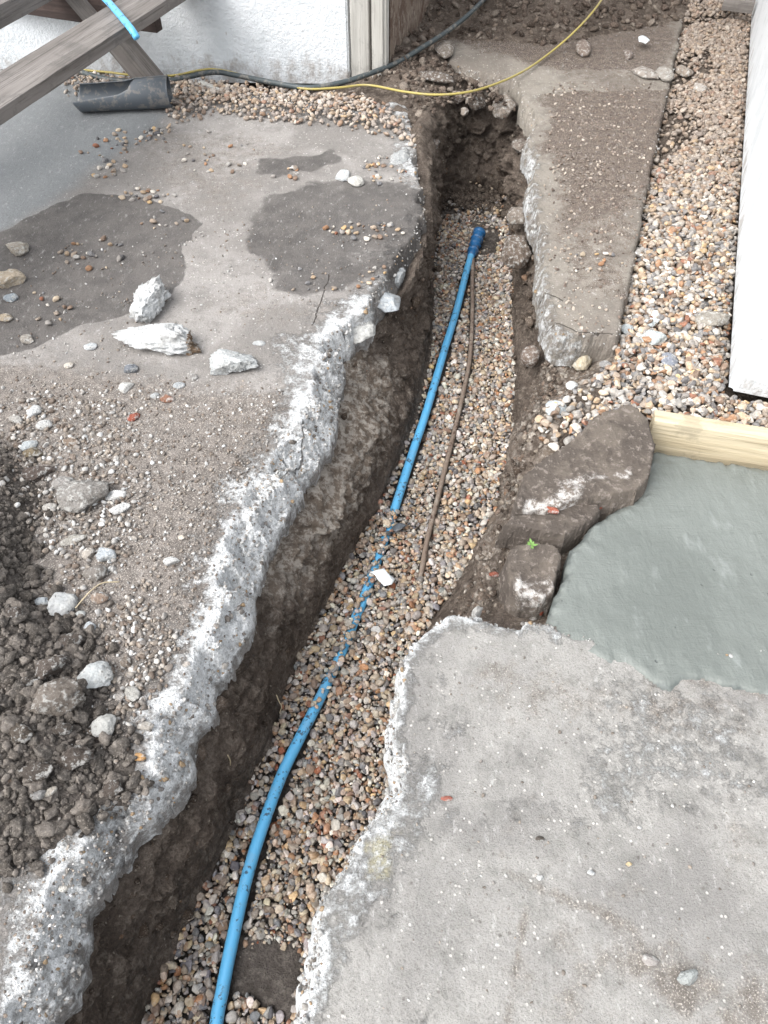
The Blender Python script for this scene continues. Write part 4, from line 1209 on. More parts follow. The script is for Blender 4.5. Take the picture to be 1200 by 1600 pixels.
# the three large lumps
rock_obj('concrete_lump', 229, 480, 74, 62, 80, 0.10, WHT, 'upright white lump of broken concrete, rearmost of the three large ones on the left slab', 'rubble', 101, fine=0.15, cuts=14, depth=(0.42, 0.85), sub=5)
rock_obj('concrete_lump', 260, 529, 150, 60, -2, 0.085, WHT, 'longest white lump of broken concrete with a brown right end, on the left slab', 'rubble', 102, fine=0.15, cuts=14, depth=(0.42, 0.85), sub=5, stain=0.5)
rock_obj('concrete_lump', 357, 566, 96, 54, -18, 0.055, (196, 199, 199), 'flat pale grey concrete lump right of the longest white lump', 'rubble', 103, fine=0.12, cuts=14, depth=(0.45, 0.85), sub=5)
ROCKS = [
 (205, 577, 22, 18, 10, .020, (120, 124, 130), 'small blue grey flint just below the longest white concrete lump'),
 (197, 605, 20, 20, 60, .018, (205, 204, 200), 'small white stone below the blue grey flint on the left slab'),
 (28, 389, 38, 24, -20, .034, (168, 160, 148), 'tan and grey flint at the left edge above the speckled flint'),
 (14, 437, 44, 32, -15, .042, (190, 176, 156), 'large speckled tan and white flint cut by the left edge of the photo'),
 (18, 465, 20, 16, 30, .018, (150, 158, 164), 'bluish stone right below the speckled flint at the left edge'),
 (10, 497, 30, 16, -5, .018, (172, 158, 138), 'flat tan stone at the left edge below the bluish stone'),
 (44, 530, 24, 16, -15, .018, (156, 150, 142), 'grey oval stone by the lower rim of the large damp patch'),
 (142, 541, 20, 14, 0, .012, (196, 200, 202), 'flat white stone left of the longest white lump'),
 (108, 571, 14, 12, 0, .012, (202, 194, 182), 'small cream pebble in the pale band below the damp patch'),
 (130, 770, 82, 64, 15, .050, (146, 142, 137), 'large smooth grey rock on the left slab beside the soil heap'),
 (98, 755, 24, 32, 55, .024, (156, 152, 148), 'wedge of grey stone leaning on the left of the large smooth rock'),
 (182, 775, 32, 20, 10, .022, (214, 214, 212), 'white concrete crumb just right of the large smooth grey rock'),
 (190, 795, 34, 18, 20, .020, (206, 206, 204), 'white concrete crumb below the other white one beside the large smooth rock'),
 (78, 792, 22, 14, 10, .014, (186, 182, 176), 'pale grey stone at the lower left of the large smooth rock'),
 (54, 642, 20, 24, 80, .018, (196, 198, 198), 'white lump in the loose rubble near the upper left of the soil heap'),
 (26, 656, 24, 14, -20, .016, (176, 172, 166), 'pale flat stone left of the white lump by the upper soil heap'),
 (70, 664, 24, 18, 10, .018, (192, 192, 190), 'white stone right of and under the white lump by the upper soil heap'),
 (46, 695, 26, 20, 20, .018, (182, 188, 190), 'bluish white lump above the brown flint at the upper soil heap'),
 (52, 708, 32, 24, -5, .026, (124, 112, 92), 'brown flint sitting in the upper edge of the soil heap'),
 (112, 690, 30, 18, -10, .014, (138, 122, 108), 'flat brown stone half sunk above the large smooth grey rock'),
 (60, 740, 50, 28, 15, .030, (98, 88, 82), 'flat dark clod above and left of the large smooth grey rock'),
 (210, 652, 20, 14, 20, .014, (146, 84, 68), 'brick red fragment in the grit below the longest white lump'),
 (262, 622, 22, 16, 0, .014, (140, 104, 86), 'small reddish brown stone in the grit below the flat pale lump'),
 (280, 602, 18, 12, 5, .010, (172, 176, 178), 'pale grey chip under the left end of the flat pale grey lump'),
 (243, 618, 14, 12, 5, .012, (176, 178, 178), 'small grey chip left of the reddish brown stone'),
 (300, 590, 18, 14, 10, .012, (150, 146, 142), 'grey pebble below the flat pale grey lump'),
 (405, 537, 20, 10, 0, .010, (186, 188, 188), 'lone flat white chip on the clean part of the slab right of the lumps'),
 (166, 867, 34, 28, -15, .028, (188, 194, 198), 'bluish white lump above the rounded grey stone beside the soil heap'),
 (150, 895, 34, 34, 20, .030, (136, 130, 124), 'rounded grey stone directly under the bluish white lump'),
 (138, 865, 20, 20, 50, .018, (186, 178, 168), 'cream stone left of the bluish white lump'),
 (116, 842, 40, 18, 25, .014, (172, 168, 160), 'flat pale wedge shaped stone above the cream stone'),
 (268, 877, 26, 16, 15, .016, (196, 196, 194), 'lone white lump on the open dirty slab right of the bluish white lump'),
 (285, 840, 12, 10, 0, .010, (214, 204, 190), 'tiny cream ring shaped pebble above the lone white lump'),
 (156, 932, 20, 30, 85, .018, (150, 132, 118), 'smooth brown oval pebble upright beside the straw'),
 (100, 942, 46, 42, 60, .036, (198, 200, 200), 'white wedge shaped lump pointing down on the edge of the soil heap'),
 (68, 940, 26, 16, 0, .018, (176, 182, 186), 'pale bluish stone left of the white wedge shaped lump'),
 (126, 960, 16, 14, 20, .014, (184, 186, 184), 'small grey white stone right of the white wedge shaped lump'),
 (141, 980, 20, 20, -30, .018, (190, 196, 200), 'small speckled white stone below and right of the white wedge'),
 (149, 1054, 54, 58, 70, .040, (200, 204, 204), 'large white lump of concrete right of the grey brown boulder'),
 (88, 1090, 90, 66, 25, .055, (122, 114, 106), 'grey brown boulder on the soil heap, the largest there'),
 (166, 1134, 44, 42, 50, .030, (188, 188, 184), 'white veined lump below the large white lump'),
 (208, 1083, 28, 24, -40, .018, (176, 174, 168), 'pale stone on the dirty slab right of the large white lump'),
 (187, 1088, 16, 18, 60, .014, (164, 158, 152), 'round grey pebble touching the pale stone right of the large white lump'),
 (228, 1134, 16, 26, 85, .016, (172, 166, 158), 'small upright grey stone halfway between the veined lump and the chalky edge'),
 (218, 1182, 14, 22, 80, .014, (190, 150, 104), 'orange tan pebble close to the chalky slab edge'),
 (196, 1034, 18, 20, 80, .014, (128, 118, 108), 'smooth dark grey pebble right of the top of the large white lump'),
 (292, 1038, 12, 12, 0, .010, (192, 184, 176), 'small round pale pebble alone on the dirty slab near the broken edge'),
 (24, 960, 30, 28, 0, .030, (92, 84, 78), 'round dark clod at the left edge of the soil heap'),
 (80, 1040, 52, 42, 40, .034, (94, 86, 80), 'dark clod right above the grey brown boulder'),
 (110, 1002, 42, 30, 10, .026, (88, 80, 74), 'dark clod between the white wedge and the large white lump'),
 (42, 1068, 38, 26, 30, .026, (86, 79, 73), 'oblong dark clod left of the grey brown boulder'),
 (34, 1145, 44, 34, -20, .030, (90, 82, 74), 'dark clod with a pale scar below the grey brown boulder'),
 (118, 1185, 60, 46, 10, .042, (88, 80, 74), 'biggest dark clod, split by a crack, near the bottom of the heap'),
 (62, 1205, 54, 34, 5, .034, (84, 77, 71), 'wide dark clod left of the split clod'),
 (98, 1140, 34, 26, 0, .026, (82, 75, 69), 'dark clod just above the split clod'),
 (180, 1230, 34, 30, 20, .026, (86, 78, 72), 'dark clod at the lower tip of the heap next to the chalky edge'),
 (18, 1130, 18, 12, 0, .012, (180, 184, 184), 'small pale stone on the clods at the left edge'),
 (62, 1240, 24, 20, 10, .016, (140, 138, 136), 'smooth grey stone in the bottom of the soil heap'),
 (80, 1236, 22, 14, 30, .014, (188, 180, 168), 'pale stone right of the smooth grey stone in the bottom of the heap'),
 (100, 1388, 14, 12, 0, .010, (204, 200, 192), 'small cream pebble on the slab below the soil heap'),
 (700, 150, 40, 30, 20, .060, (112, 100, 91), 'brown lump of earth overhanging the left of the trench head'),
 (742, 160, 30, 24, 0, .050, (96, 86, 78), 'dark lump at the middle of the trench head rim'),
 (787, 168, 30, 38, 70, .070, (146, 136, 126), 'pale brown stone overhanging the right corner of the trench head'),
 (816, 232, 26, 34, 70, .060, (126, 116, 107), 'cracked grey brown lump under the far slab at the trench head'),
 (668, 232, 30, 44, 80, .060, (104, 93, 85), 'earthy lump in the left side of the trench head'),
 (603, 476, 34, 44, 75, .060, (182, 188, 192), 'pale blue grey lump of concrete jutting from the slab edge, lower of two'),
 (617, 436, 30, 34, 60, .055, (176, 180, 182), 'pale grey lump of concrete jutting from the slab edge, upper of two'),
 (566, 517, 44, 52, 70, .060, (198, 198, 194), 'smooth pale flake breaking off the slab edge below the crack'),
 (640, 392, 24, 34, 80, .050, (150, 142, 132), 'brown grey lump in the slab edge beside the right hand damp patch'),
 (806, 398, 34, 46, 85, .090, (112, 100, 90), 'earth crusted brown lump bulging from the right bank below the far slab'),
 (812, 342, 26, 40, 85, .070, (138, 128, 118), 'grey brown lump under the left edge of the far slab'),
 (828, 560, 24, 30, 80, .060, (120, 106, 96), 'brown stone sunk in the right bank beside the end of the far slab'),
 (622, 248, 32, 34, 60, .045, (170, 172, 172), 'grey lump of concrete at the slab corner beside the trench head'),
 (536, 275, 26, 18, 10, .024, (206, 210, 212), 'white lump on the damp slab left of its ragged partner'),
 (556, 283, 24, 18, 10, .022, (196, 194, 188), 'ragged white lump right of the smoother one on the damp slab'),
 (1072, 1523, 34, 28, 5, .024, (172, 176, 174), 'smooth round grey pebble alone on the lower right slab'),
 (1016, 1497, 20, 26, 80, .012, (170, 164, 160), 'flat pale pebble left of the smooth round one on the lower right slab'),
 (923, 1363, 12, 10, 0, .008, (196, 198, 198), 'small white chip high on the lower right slab'),
 (843, 1371, 14, 10, -50, .008, (214, 214, 212), 'white chip at the end of the scuff mark on the lower right slab'),
 (843, 1310, 14, 10, 0, .008, (92, 86, 80), 'dark flat stone on the lower right slab above the scuff mark'),
 (698, 1247, 18, 9, 0, .006, (168, 108, 94), 'red brick crumb on the lower right slab'),
 (982, 1350, 10, 8, 0, .007, (206, 186, 150), 'small straw coloured pebble right of the white chip on the lower right slab'),
 (868, 636, 30, 34, 55, .020, (196, 204, 208), 'flat white oval stone on the verge above the broken slab chunk'),
 (893, 603, 16, 18, 85, .014, (206, 208, 208), 'small white oval pebble above the flat white oval stone'),
 (1018, 503, 28, 18, 15, .022, (196, 204, 206), 'white angular stone in the border, above the square one'),
 (1021, 527, 40, 26, 10, .024, (200, 208, 208), 'larger square cornered white stone in the gravel border'),
 (1063, 523, 24, 14, 0, .014, (222, 222, 216), 'white starry chip right of the square cornered white stone'),
 (1043, 562, 24, 28, 60, .022, (142, 146, 156), 'slate grey wedge shaped stone in the gravel border'),
 (1113, 502, 52, 30, 0, .040, (160, 154, 144), 'rough grey lump of mortar against the foot of the right wall'),
 (981, 515, 22, 20, 0, .020, (176, 182, 184), 'pale grey stone touching the slab corner in the gravel border'),
 (945, 570, 18, 14, 0, .016, (148, 146, 144), 'dark grey stone beneath the corner of the far slab'),
 (905, 560, 42, 34, 80, .050, (196, 184, 160), 'cream yellow lump under the broken end of the far slab'),
 (1007, 115, 28, 22, 10, .036, (158, 150, 142), 'left of the three pale stones in a row across the far slab'),
 (1036, 117, 28, 22, 0, .036, (164, 158, 150), 'middle of the three pale stones in a row across the far slab'),
 (1068, 112, 24, 16, 0, .028, (152, 140, 128), 'right of the three pale stones, flatter and browner, by the far slab edge'),
 (1092, 138, 22, 14, 0, .024, (176, 168, 160), 'pale stone in the far gravel below the row of three'),
 (908, 76, 22, 26, 80, .045, (134, 120, 110), 'upright brown stone in the far soil under the yellow cable'),
 (981, 86, 14, 14, 60, .028, (126, 114, 106), 'small pointed brown stone on the far soil between yellow cable and row of three'),
 (693, 80, 24, 30, 70, .050, (138, 128, 118), 'upright tan stone on the corner of the far slab near the black hose'),
 (664, 187, 14, 10, 0, .018, (176, 166, 154), 'pale pebble at the left lip of the trench head'),
 (725, 175, 14, 12, 0, .020, (150, 140, 130), 'stone set in the back wall of the trench'),
 (680, 122, 24, 26, 40, .040, (106, 96, 88), 'rounded dark stone between the hose and the yellow cable'),
]
for i, (px, py, w, h, a, tall, col, lab) in enumerate(ROCKS):
    dark = max(col) < 128 and h > 20 and px < 250
    name = 'soil_clod' if 'clod' in lab else ('boulder' if 'boulder' in lab else 'stone')
    z = 0.0
    gx, gy = G(px, py)[:2]
    if sdf(heap_poly, np.array([gx]), np.array([gy]))[0] > 0:
        z = float(heap_h(np.array([gx]), np.array([gy]))[0]) 
    in_gravel = sdf(gravel_poly, np.array([gx]), np.array([gy]))[0] > 0
    if in_gravel: z = float(ground_z(np.array([gx]), np.array([gy]))[0]) + 0.014
    elif px > 600 and py < 250 and px < 980: z = max(0.0, float(ground_z(np.array([gx]), np.array([gy]))[0]))
    if px in (868, 893, 945): z = -0.035
    if px == 905: z = -0.10
    if px == 622: z = -0.02
    if px in (664, 725): z = -0.06
    if px in (603, 617, 566, 640): z = -0.078
    if px in (806, 812, 828, 816): z = -0.16
    if px in (700, 742, 787, 668): z = -0.075
    rock_obj(name, px, py, w, h, a, tall, col, lab, 'clod' if name == 'soil_clod' else 'stone', 300 + i, z=z,
             sub=4 if w > 25 else 3, cuts=9 if w > 25 else 6, fine=0.09 if name != 'stone' else 0.06 if w > 25 else 0.035)

# ------------------------------------------------------------------ loose pebbles one could pick up from the slabs
pmesh = []
for k in range(14):
    V, F = PROTO[2][k]
    pmesh.append(mesh_np('pebble', V, F)); pmesh[-1].materials.append(M['pebble1'])
CL = [ # cx, cy, rx, ry, n, size scale, label
 (150, 400, 60, 26, 24, 1.0, 'small wet brown and tan pebble in the large damp patch'),
 (60, 480, 50, 30, 12, 1.0, 'dull pebble near the left end of the large damp patch'),
 (225, 308, 50, 12, 26, 1.0, 'dusty pebble clustered on the top rim of the large damp patch'),
 (165, 250, 40, 36, 34, 1.0, 'tan pebble in the trail between the bluish grey slab and the pale slab'),
 (225, 212, 46, 16, 34, 1.0, 'tan pebble spilled in front of the charcoal pipe offcut'),
 (330, 240, 80, 34, 26, 0.9, 'loose pebble on the pale slab below the wall gravel'),
 (250, 345, 44, 14, 10, 1.0, 'loose pebble just inside the right end of the large damp patch'),
 (455, 272, 36, 10, 10, 1.0, 'pebble in the small cluster between the two right hand damp patches'),
 (600, 268, 40, 22, 34, 1.0, 'pebble heaped on the slab corner by the trench head'),
 (570, 362, 66, 14, 34, 1.0, 'pebble in the row across the right hand damp patch'),
 (600, 430, 36, 16, 12, 1.0, 'brown pebble close to the slab edge below the right hand damp patch'),
 (500, 440, 80, 20, 14, 0.8, 'small pebble on the lower margin of the right hand damp patch'),
 (930, 410, 50, 20, 20, 0.9, 'pale pebble trodden onto the far slab'),
]
pk = np.random.default_rng(90)
for cx, cy, rx, ry, n, sc, lab in CL:
    combos = [(a_, b_) for a_ in range(len(PALC)) for b_ in range(3)]
    pw = np.array([PALW[a_] for a_, b_ in combos]); pw /= pw.sum()
    order = [combos[q_] for q_ in pk.choice(len(combos), len(combos), replace=False, p=pw)]
    for i in range(n):
        a, q = pk.uniform(0, 6.283), math.sqrt(pk.random())
        px, py = cx + rx * q * math.cos(a), cy + ry * q * math.sin(a)
        p = G(px, py)
        if sdf(left_poly, p[:1], p[1:2])[0] < 0.02 and sdf(up_poly, p[:1], p[1:2])[0] < 0.02: continue
        ci, si = order.pop(0)
        s = float((0.0062, 0.0088, 0.0120)[si] * pk.uniform(0.92, 1.08)) * sc
        o = bpy.data.objects.new('pebble', pmesh[pk.integers(0, 14)]); COL.objects.link(o)
        o.location = (p[0], p[1], s * 0.42); o.scale = (s, s, s)
        o.rotation_euler = (pk.normal(0, 0.2), pk.normal(0, 0.2), pk.uniform(0, 6.28))
        c = PALC[ci] * pk.uniform(0.85, 1.1)
        if 'wet' in lab: c = c * 0.75
        o.color = (*[float(min(0.85, v)) for v in c], 1)
        tag(o, ('smaller ', 'middling ', 'larger ')[si] + PNAME[ci] + ' pebble' + lab.split('pebble')[1], 'pebble', 'loose pebbles' + lab.split('pebble')[1])

# ------------------------------------------------------------------ broken pieces of slab right of the trench
def chunk(name, px, z_top, T, label, seed, tiltx=0.0, tilty=0.0, wid=0.02, chalk_px=None, chalk=0.4, st=0.0045):
    poly = GP(px, z_top)
    c = poly.mean(0)
    lo, hi_ = poly.min(0) - 0.03, poly.max(0) + 0.03
    X, Y = grid(lo[0], hi_[0], lo[1], hi_[1], st)
    s = seed * 3.7
    d = sdf(poly, X + 0.003 * fbm(X, Y, s, 25, 4) + 0.004 * facet(X, Y, 0, 18, 2, flat3=False), Y + 0.003 * fbm(X, Y, s + 5, 25, 4) + 0.004 * facet(X, Y, 0, 17, 9, flat3=False))
    gy, gx = np.gradient(d, st, st); gl = np.sqrt(gx ** 2 + gy ** 2) + 1e-6
    w = wid * 0.38 * (1 + 0.8 * fbm(X, Y, s, 9, 2))
    fc = facet(X, Y, 0, 12, seed, flat3=False); fd = facet(X, Y, 0, 38, seed + 4, flat3=False)
    h = 1 - np.clip(d / w, 0, 1)
    hh = np.clip(h + 0.35 * fbm(X, Y, s, 40, 4) * np.minimum(1, 3 * h), 0, 1)
    Z = z_top - T * hh ** 0.9 + 0.003 * fbm(X, Y, s + 2, 9, 4) + 0.003 * fbm(X, Y, s + 3, 45, 4) + 0.006 * hh * fbm(X, Y, s + 1, 60, 3) + (0.0045 + 0.014 * hh) * fc + (0.0015 + 0.008 * hh) * fd
    Z += (X - c[0]) * tilty + (Y - c[1]) * tiltx
    out = d < 0
    X2 = np.where(out, X - gx / gl * d, X); Y2 = np.where(out, Y - gy / gl * d, Y)
    Z = np.where(out, z_top - T - np.minimum(0.03, -d * 9) + (X - c[0]) * tilty + (Y - c[1]) * tiltx, Z)
    V = np.stack([X2 - c[0], Y2 - c[1], Z - (z_top - T)], -1).reshape(-1, 3)
    F = grid_faces(*X.shape)
    keep = (d.ravel()[F] > -2.2 * st).all(1)
    ck = chalk * np.clip(1 - d / 0.02, 0, 1)
    if chalk_px is not None:
        ck = np.maximum(ck, 0.75 * sstep(-0.02, 0.02, sdf(GP(chalk_px, z_top), X, Y)))
    V, F, at = compress(V, F[keep], {'chalk': ck.ravel(), 'h': h.ravel()})
    hf = at.pop('h')[F].mean(1)
    o = link(name, mesh_np(name, V, F, smooth=hf < 0.1, attrs=at), M['chunk'])
    o.location = (c[0], c[1], z_top - T)
    return tag(o, label, 'rubble')
chunk('slab_fragment', [(804, 772), (816, 738), (866, 702), (938, 650), (985, 642), (1010, 660), (1027, 700), (1020, 742), (1000, 766), (960, 774), (900, 778), (858, 792), (806, 790)],
      0.02, 0.085, 'largest brown fragment of broken slab leaning between trench and wet concrete', 1, tiltx=0.16, wid=0.022,
      chalk_px=[(870, 745), (990, 728), (990, 745), (920, 752), (905, 780), (850, 800), (810, 800), (815, 765), (870, 770)])
chunk('slab_fragment', [(778, 826), (800, 800), (850, 800), (905, 785), (938, 788), (940, 800), (915, 822), (885, 838), (855, 834), (820, 828)],
      -0.02, 0.045, 'thin grey fragment wedged under the largest brown one', 2, wid=0.015, chalk=0.15)
chunk('slab_fragment', [(786, 868), (800, 848), (840, 844), (868, 852), (882, 868), (880, 900), (872, 925), (848, 940), (815, 938), (797, 925), (785, 900)],
      -0.02, 0.09, 'squat brown fragment with a white veined lower half, next to the near slab', 3, tiltx=0.1, wid=0.03,
      chalk_px=[(795, 900), (830, 905), (878, 890), (876, 925), (840, 945), (805, 930)])
rock_obj('brick_piece', 792, 840, 24, 10, 0, .022, (130, 72, 56), 'dark red piece of brick under the thin grey fragment', 'brick', 401, z=-0.085, sub=3)
rock_obj('brick_piece', 772, 898, 16, 10, 0, .014, (140, 84, 68), 'bright red brick crumb in the loose earth left of the squat fragment', 'brick', 402, z=-0.09, sub=3)
rock_obj('brick_piece', 862, 798, 30, 12, -12, .018, (160, 92, 72), 'orange red piece of brick set in the lower face of the largest fragment', 'brick', 403, z=-0.012, sub=3)
rock_obj('stone', 745, 960, 26, 16, 45, .03, (178, 176, 172), 'pale ragged lump at the top edge of the near slab', 'stone', 404, z=-0.06, sub=4)
rock_obj('stone', 700, 905 + 20, 20, 12, 0, .018, (112, 96, 84), 'brown clod on the gravel at the foot of the earth slump', 'stone', 405, z=-0.385, sub=3)

# ------------------------------------------------------------------ timber board holding the wet concrete
def box_mesh(name, sx, sy, sz, bev=0.003, jit=0.0, n=1, seed=0):
    import bmesh
    bm = bmesh.new(); bmesh.ops.create_cube(bm, size=1.0)
    for v in bm.verts: v.co = Vector((v.co.x * sx, v.co.y * sy, v.co.z * sz))
    if n > 1:
        long_e = [e for e in bm.edges if abs((e.verts[0].co - e.verts[1].co).x) > sx * 0.9]
        bmesh.ops.subdivide_edges(bm, edges=long_e, cuts=n, use_grid_fill=True)
    bmesh.ops.bevel(bm, geom=[e for e in bm.edges if len(e.link_faces) == 2 and e.calc_face_angle(0) > 0.5], offset=bev, segments=2, profile=0.7, affect='EDGES')
    if jit:
        for v in bm.verts:
            v.co += Vector(mnoise.noise_vector(v.co * 9 + Vector((seed, 0, 0)))) * jit
    me = bpy.data.meshes.new(name); bm.to_mesh(me); bm.free()
    for p in me.polygons: p.use_smooth = False
    return me

def beam(name, a, b, wdt, thk, mat, parent=None, up=(0, 0, 1), jit=0.0, n=1, bev=0.003, seed=0):
    """straight timber from a to b; thk measured along 'up', wdt across"""
    a, b = Vector(a), Vector(b)
    x = (b - a).normalized(); up = Vector(up)
    z = (up - up.dot(x) * x).normalized(); y = z.cross(x)
    me = box_mesh(name, (b - a).length, wdt, thk, bev, jit, n, seed)
    o = link(name, me, mat, None)
    mw = Matrix((x, y, z)).transposed().to_4x4(); mw.translation = (a + b) / 2
    o.matrix_world = mw
    if parent is not None:
        o.parent = parent; o.matrix_parent_inverse = parent.matrix_world.inverted() if False else Matrix.Translation(-Vector(parent.location))
    return o
bt = 0.032
pa = G(1023, 640, bt); pb = G(1201, 668, bt)
dr = (pb - pa) / np.linalg.norm(pb - pa)
nrm = np.array([dr[1], -dr[0], 0.0])
pa = pa + nrm * 0.021; pb = pb + dr * 0.5 + nrm * 0.021
bo = beam('formwork_board', (pa[0], pa[1], bt - 0.057), (pb[0], pb[1], bt - 0.057), 0.042, 0.114, M['pine'], jit=0.0008, n=6)
tag(bo, 'pale timber board on edge holding the wet concrete back from the gravel', 'board')

# ------------------------------------------------------------------ walls
def wall(name, pts, height, z0, mat, label, cat, cell=0.05):
    """closed prism over a ground outline, arrises slightly rounded, face slightly uneven"""
    import bmesh
    bm = bmesh.new()
    vs = [bm.verts.new((p[0], p[1], z0)) for p in pts]
    f = bm.faces.new(vs)
    r = bmesh.ops.extrude_face_region(bm, geom=[f])
    for v in r['geom']:
        if isinstance(v, bmesh.types.BMVert): v.co.z = z0 + height
    bmesh.ops.recalc_face_normals(bm, faces=bm.faces)
    bmesh.ops.bevel(bm, geom=[e for e in bm.edges if abs(e.verts[0].co.z - e.verts[1].co.z) > 0.1], offset=0.012, segments=3, affect='EDGES')
    me = bpy.data.meshes.new(name); bm.to_mesh(me); bm.free()
    o = link(name, me, mat); return tag(o, label, cat)

# right wall: its left face runs along the gravel border
q0 = G(1141, 603, 0)[:2]; q1 = G(1177, 0, 0)[:2]
u = (q1 - q0) / np.linalg.norm(q1 - q0); v = np.array([u[1], -u[0]])
rw = wall('garden_wall', [q0, q0 + v * 1.6, q0 + v * 1.6 + u * 6.0, q0 + u * 6.0], 1.9, -0.014, M['render'],
          'white rendered wall along the right edge with a blunt corner over the gravel', 'wall')
# building, top left
w0 = G(-500, 98, 0)[:2]; w1 = G(545, 108, 0)[:2]
side = G(600, 100, 0)[:2]; sb = G(680, 0, 0)[:2]
ud = (sb - side) / np.linalg.norm(sb - side)
hb = empty('white_building', (w1[0], w1[1], 0))
tag(hb, 'white rendered building with timber corner boards at the top left', 'building')
def prism(name, pts, z0, z1, mat, parent, bev=0.006):
    import bmesh
    c = Vector(parent.location)
    bm = bmesh.new()
    f = bm.faces.new([bm.verts.new((p[0] - c.x, p[1] - c.y, z0)) for p in pts])
    r = bmesh.ops.extrude_face_region(bm, geom=[f])
    for g in r['geom']:
        if isinstance(g, bmesh.types.BMVert): g.co.z = z1
    bmesh.ops.recalc_face_normals(bm, faces=bm.faces)
    bmesh.ops.bevel(bm, geom=[e for e in bm.edges if abs(e.verts[0].co.z - e.verts[1].co.z) > 0.1], offset=bev, segments=3, affect='EDGES')
    me = bpy.data.meshes.new(name); bm.to_mesh(me); bm.free()
    return link(name, me, mat, parent)
n_in = np.array([0.0, 1.0])
prism('wall', [w0, w1, w1 + ud * 0.20, w1 + ud * 0.2 + (-0.1, 0), w0 + (0, 1.2)], -0.06, 2.4, M['render'], hb)
t0 = G(549, 112, 0)[:2]; t1 = G(577, 113, 0)[:2]; t2 = G(580, 118, 0)[:2]; t3 = G(602, 120, 0)[:2]
prism('corner_board', [t0, t1, t1 + ud * 0.03, t0 + ud * 0.05], -0.06, 2.35, M['trim_wood'], hb, 0.003)
dwn = link('corner_board', None and None, None, None) if False else None
prism('corner_board', [t2, t3, t3 + ud * 0.06, t2 + ud * 0.06], -0.06, 2.35, M['trim_wood'], hb, 0.012)
prism('side_wall', [t3 + ud * 0.075 - (0.005, 0), t3 + ud * 3.0, t3 + ud * 3.0 - (0.9, 0), t1 + ud * 0.21 + (0.005, 0)], -0.06, 2.4, M['brown_render'], hb)

# ------------------------------------------------------------------ the bench
bench = empty('picnic_bench', (-0.95, 3.4, 0))
tag(bench, 'weathered grey timber picnic bench cut off by the top left corner', 'bench')
SZ = 0.36
f0 = G(0, 170, SZ); f1 = G(260, 0, SZ)
e = (f1 - f0) / np.linalg.norm(f1 - f0)
side_n = np.array([-e[1], e[0], 0])
PWD = 0.172
s0 = f0 - e * 0.9 + side_n * PWD / 2; s1_ = f1 + e * 0.55 + side_n * PWD / 2
beam('seat', (s0[0], s0[1], SZ - 0.02), (s1_[0], s1_[1], SZ - 0.02), PWD, 0.040, M['grey_wood'], bench, jit=0.0012, n=60, bev=0.004)
# the other board, parallel, further left
g0 = G(0, 47, SZ - 0.013); g1 = G(75, 0, SZ - 0.013)
g0 = g0 - e * 0.8 + side_n * 0.07; g1 = g0 + e * 2.6
beam('rail', (g0[0], g0[1], SZ + 0.02), (g1[0], g1[1], SZ + 0.02), 0.14, 0.065, M['grey_wood'], bench, jit=0.0012, n=40, seed=4)
# leg and cross beam in the frame at the end
foot = G(246, 138, 0)
fd = np.array([-0.94, 0.336, 0])
ltop = foot + fd * 0.249 * 1.5 + np.array([0, 0, 0.29 * 1.5])
lb = foot - fd * 0.01 - np.array([0, 0, 0.012])
beam('leg', lb, ltop, 0.070, 0.095, M['grey_wood'], bench, up=(0.336, 0.94, 0), jit=0.002, n=10, seed=2)
ce = G(250, 48, 0.225); 
beam('cross_beam', (ce[0], ce[1], 0.27), (ce[0] + fd[0] * 1.5, ce[1] + fd[1] * 1.5, 0.27), 0.045, 0.095, M['brown_wood'], bench, jit=0.002, n=12, seed=3)
foot2 = foot + fd * 1.5
beam('leg', foot2 + fd * 0.01 - np.array([0, 0, 0.012]), foot2 - fd * 0.249 * 1.5 + np.array([0, 0, 0.43]), 0.070, 0.095, M['grey_wood'], bench, up=(0.336, 0.94, 0), jit=0.002, n=10, seed=5)
# near end frame (out of view to the left)
shift = -e * 1.7
for sgn, ft in ((1, foot), (-1, foot2)):
    a = ft + shift; b = a + fd * 0.249 * 1.5 * sgn + np.array([0, 0, 0.43])
    beam('leg', a - np.array([0, 0, 0.01]), b, 0.070, 0.095, M['grey_wood'], bench, up=(0.336, 0.94, 0), jit=0.002, n=10, seed=6)
beam('cross_beam', (ce[0] + shift[0], ce[1] + shift[1], 0.27), (ce[0] + shift[0] + fd[0] * 1.5, ce[1] + shift[1] + fd[1] * 1.5, 0.27), 0.045, 0.095, M['brown_wood'], bench, jit=0.002, n=12, seed=7)

# blue hose end over the seat
hp = [G(120, -60, SZ + 0.05), G(150, -18, SZ + 0.035), G(172, 6, SZ + 0.018), G(190, 27, SZ + 0.013), G(204, 44, SZ + 0.008), G(214, 59, SZ - 0.014)]
bh = link('blue_pipe_offcut', tube(catmull(np.array(hp), 8), 0.0125, 16), M['blue'])
tag(bh, 'bright blue pipe end draped over the seat of the bench', 'pipe')

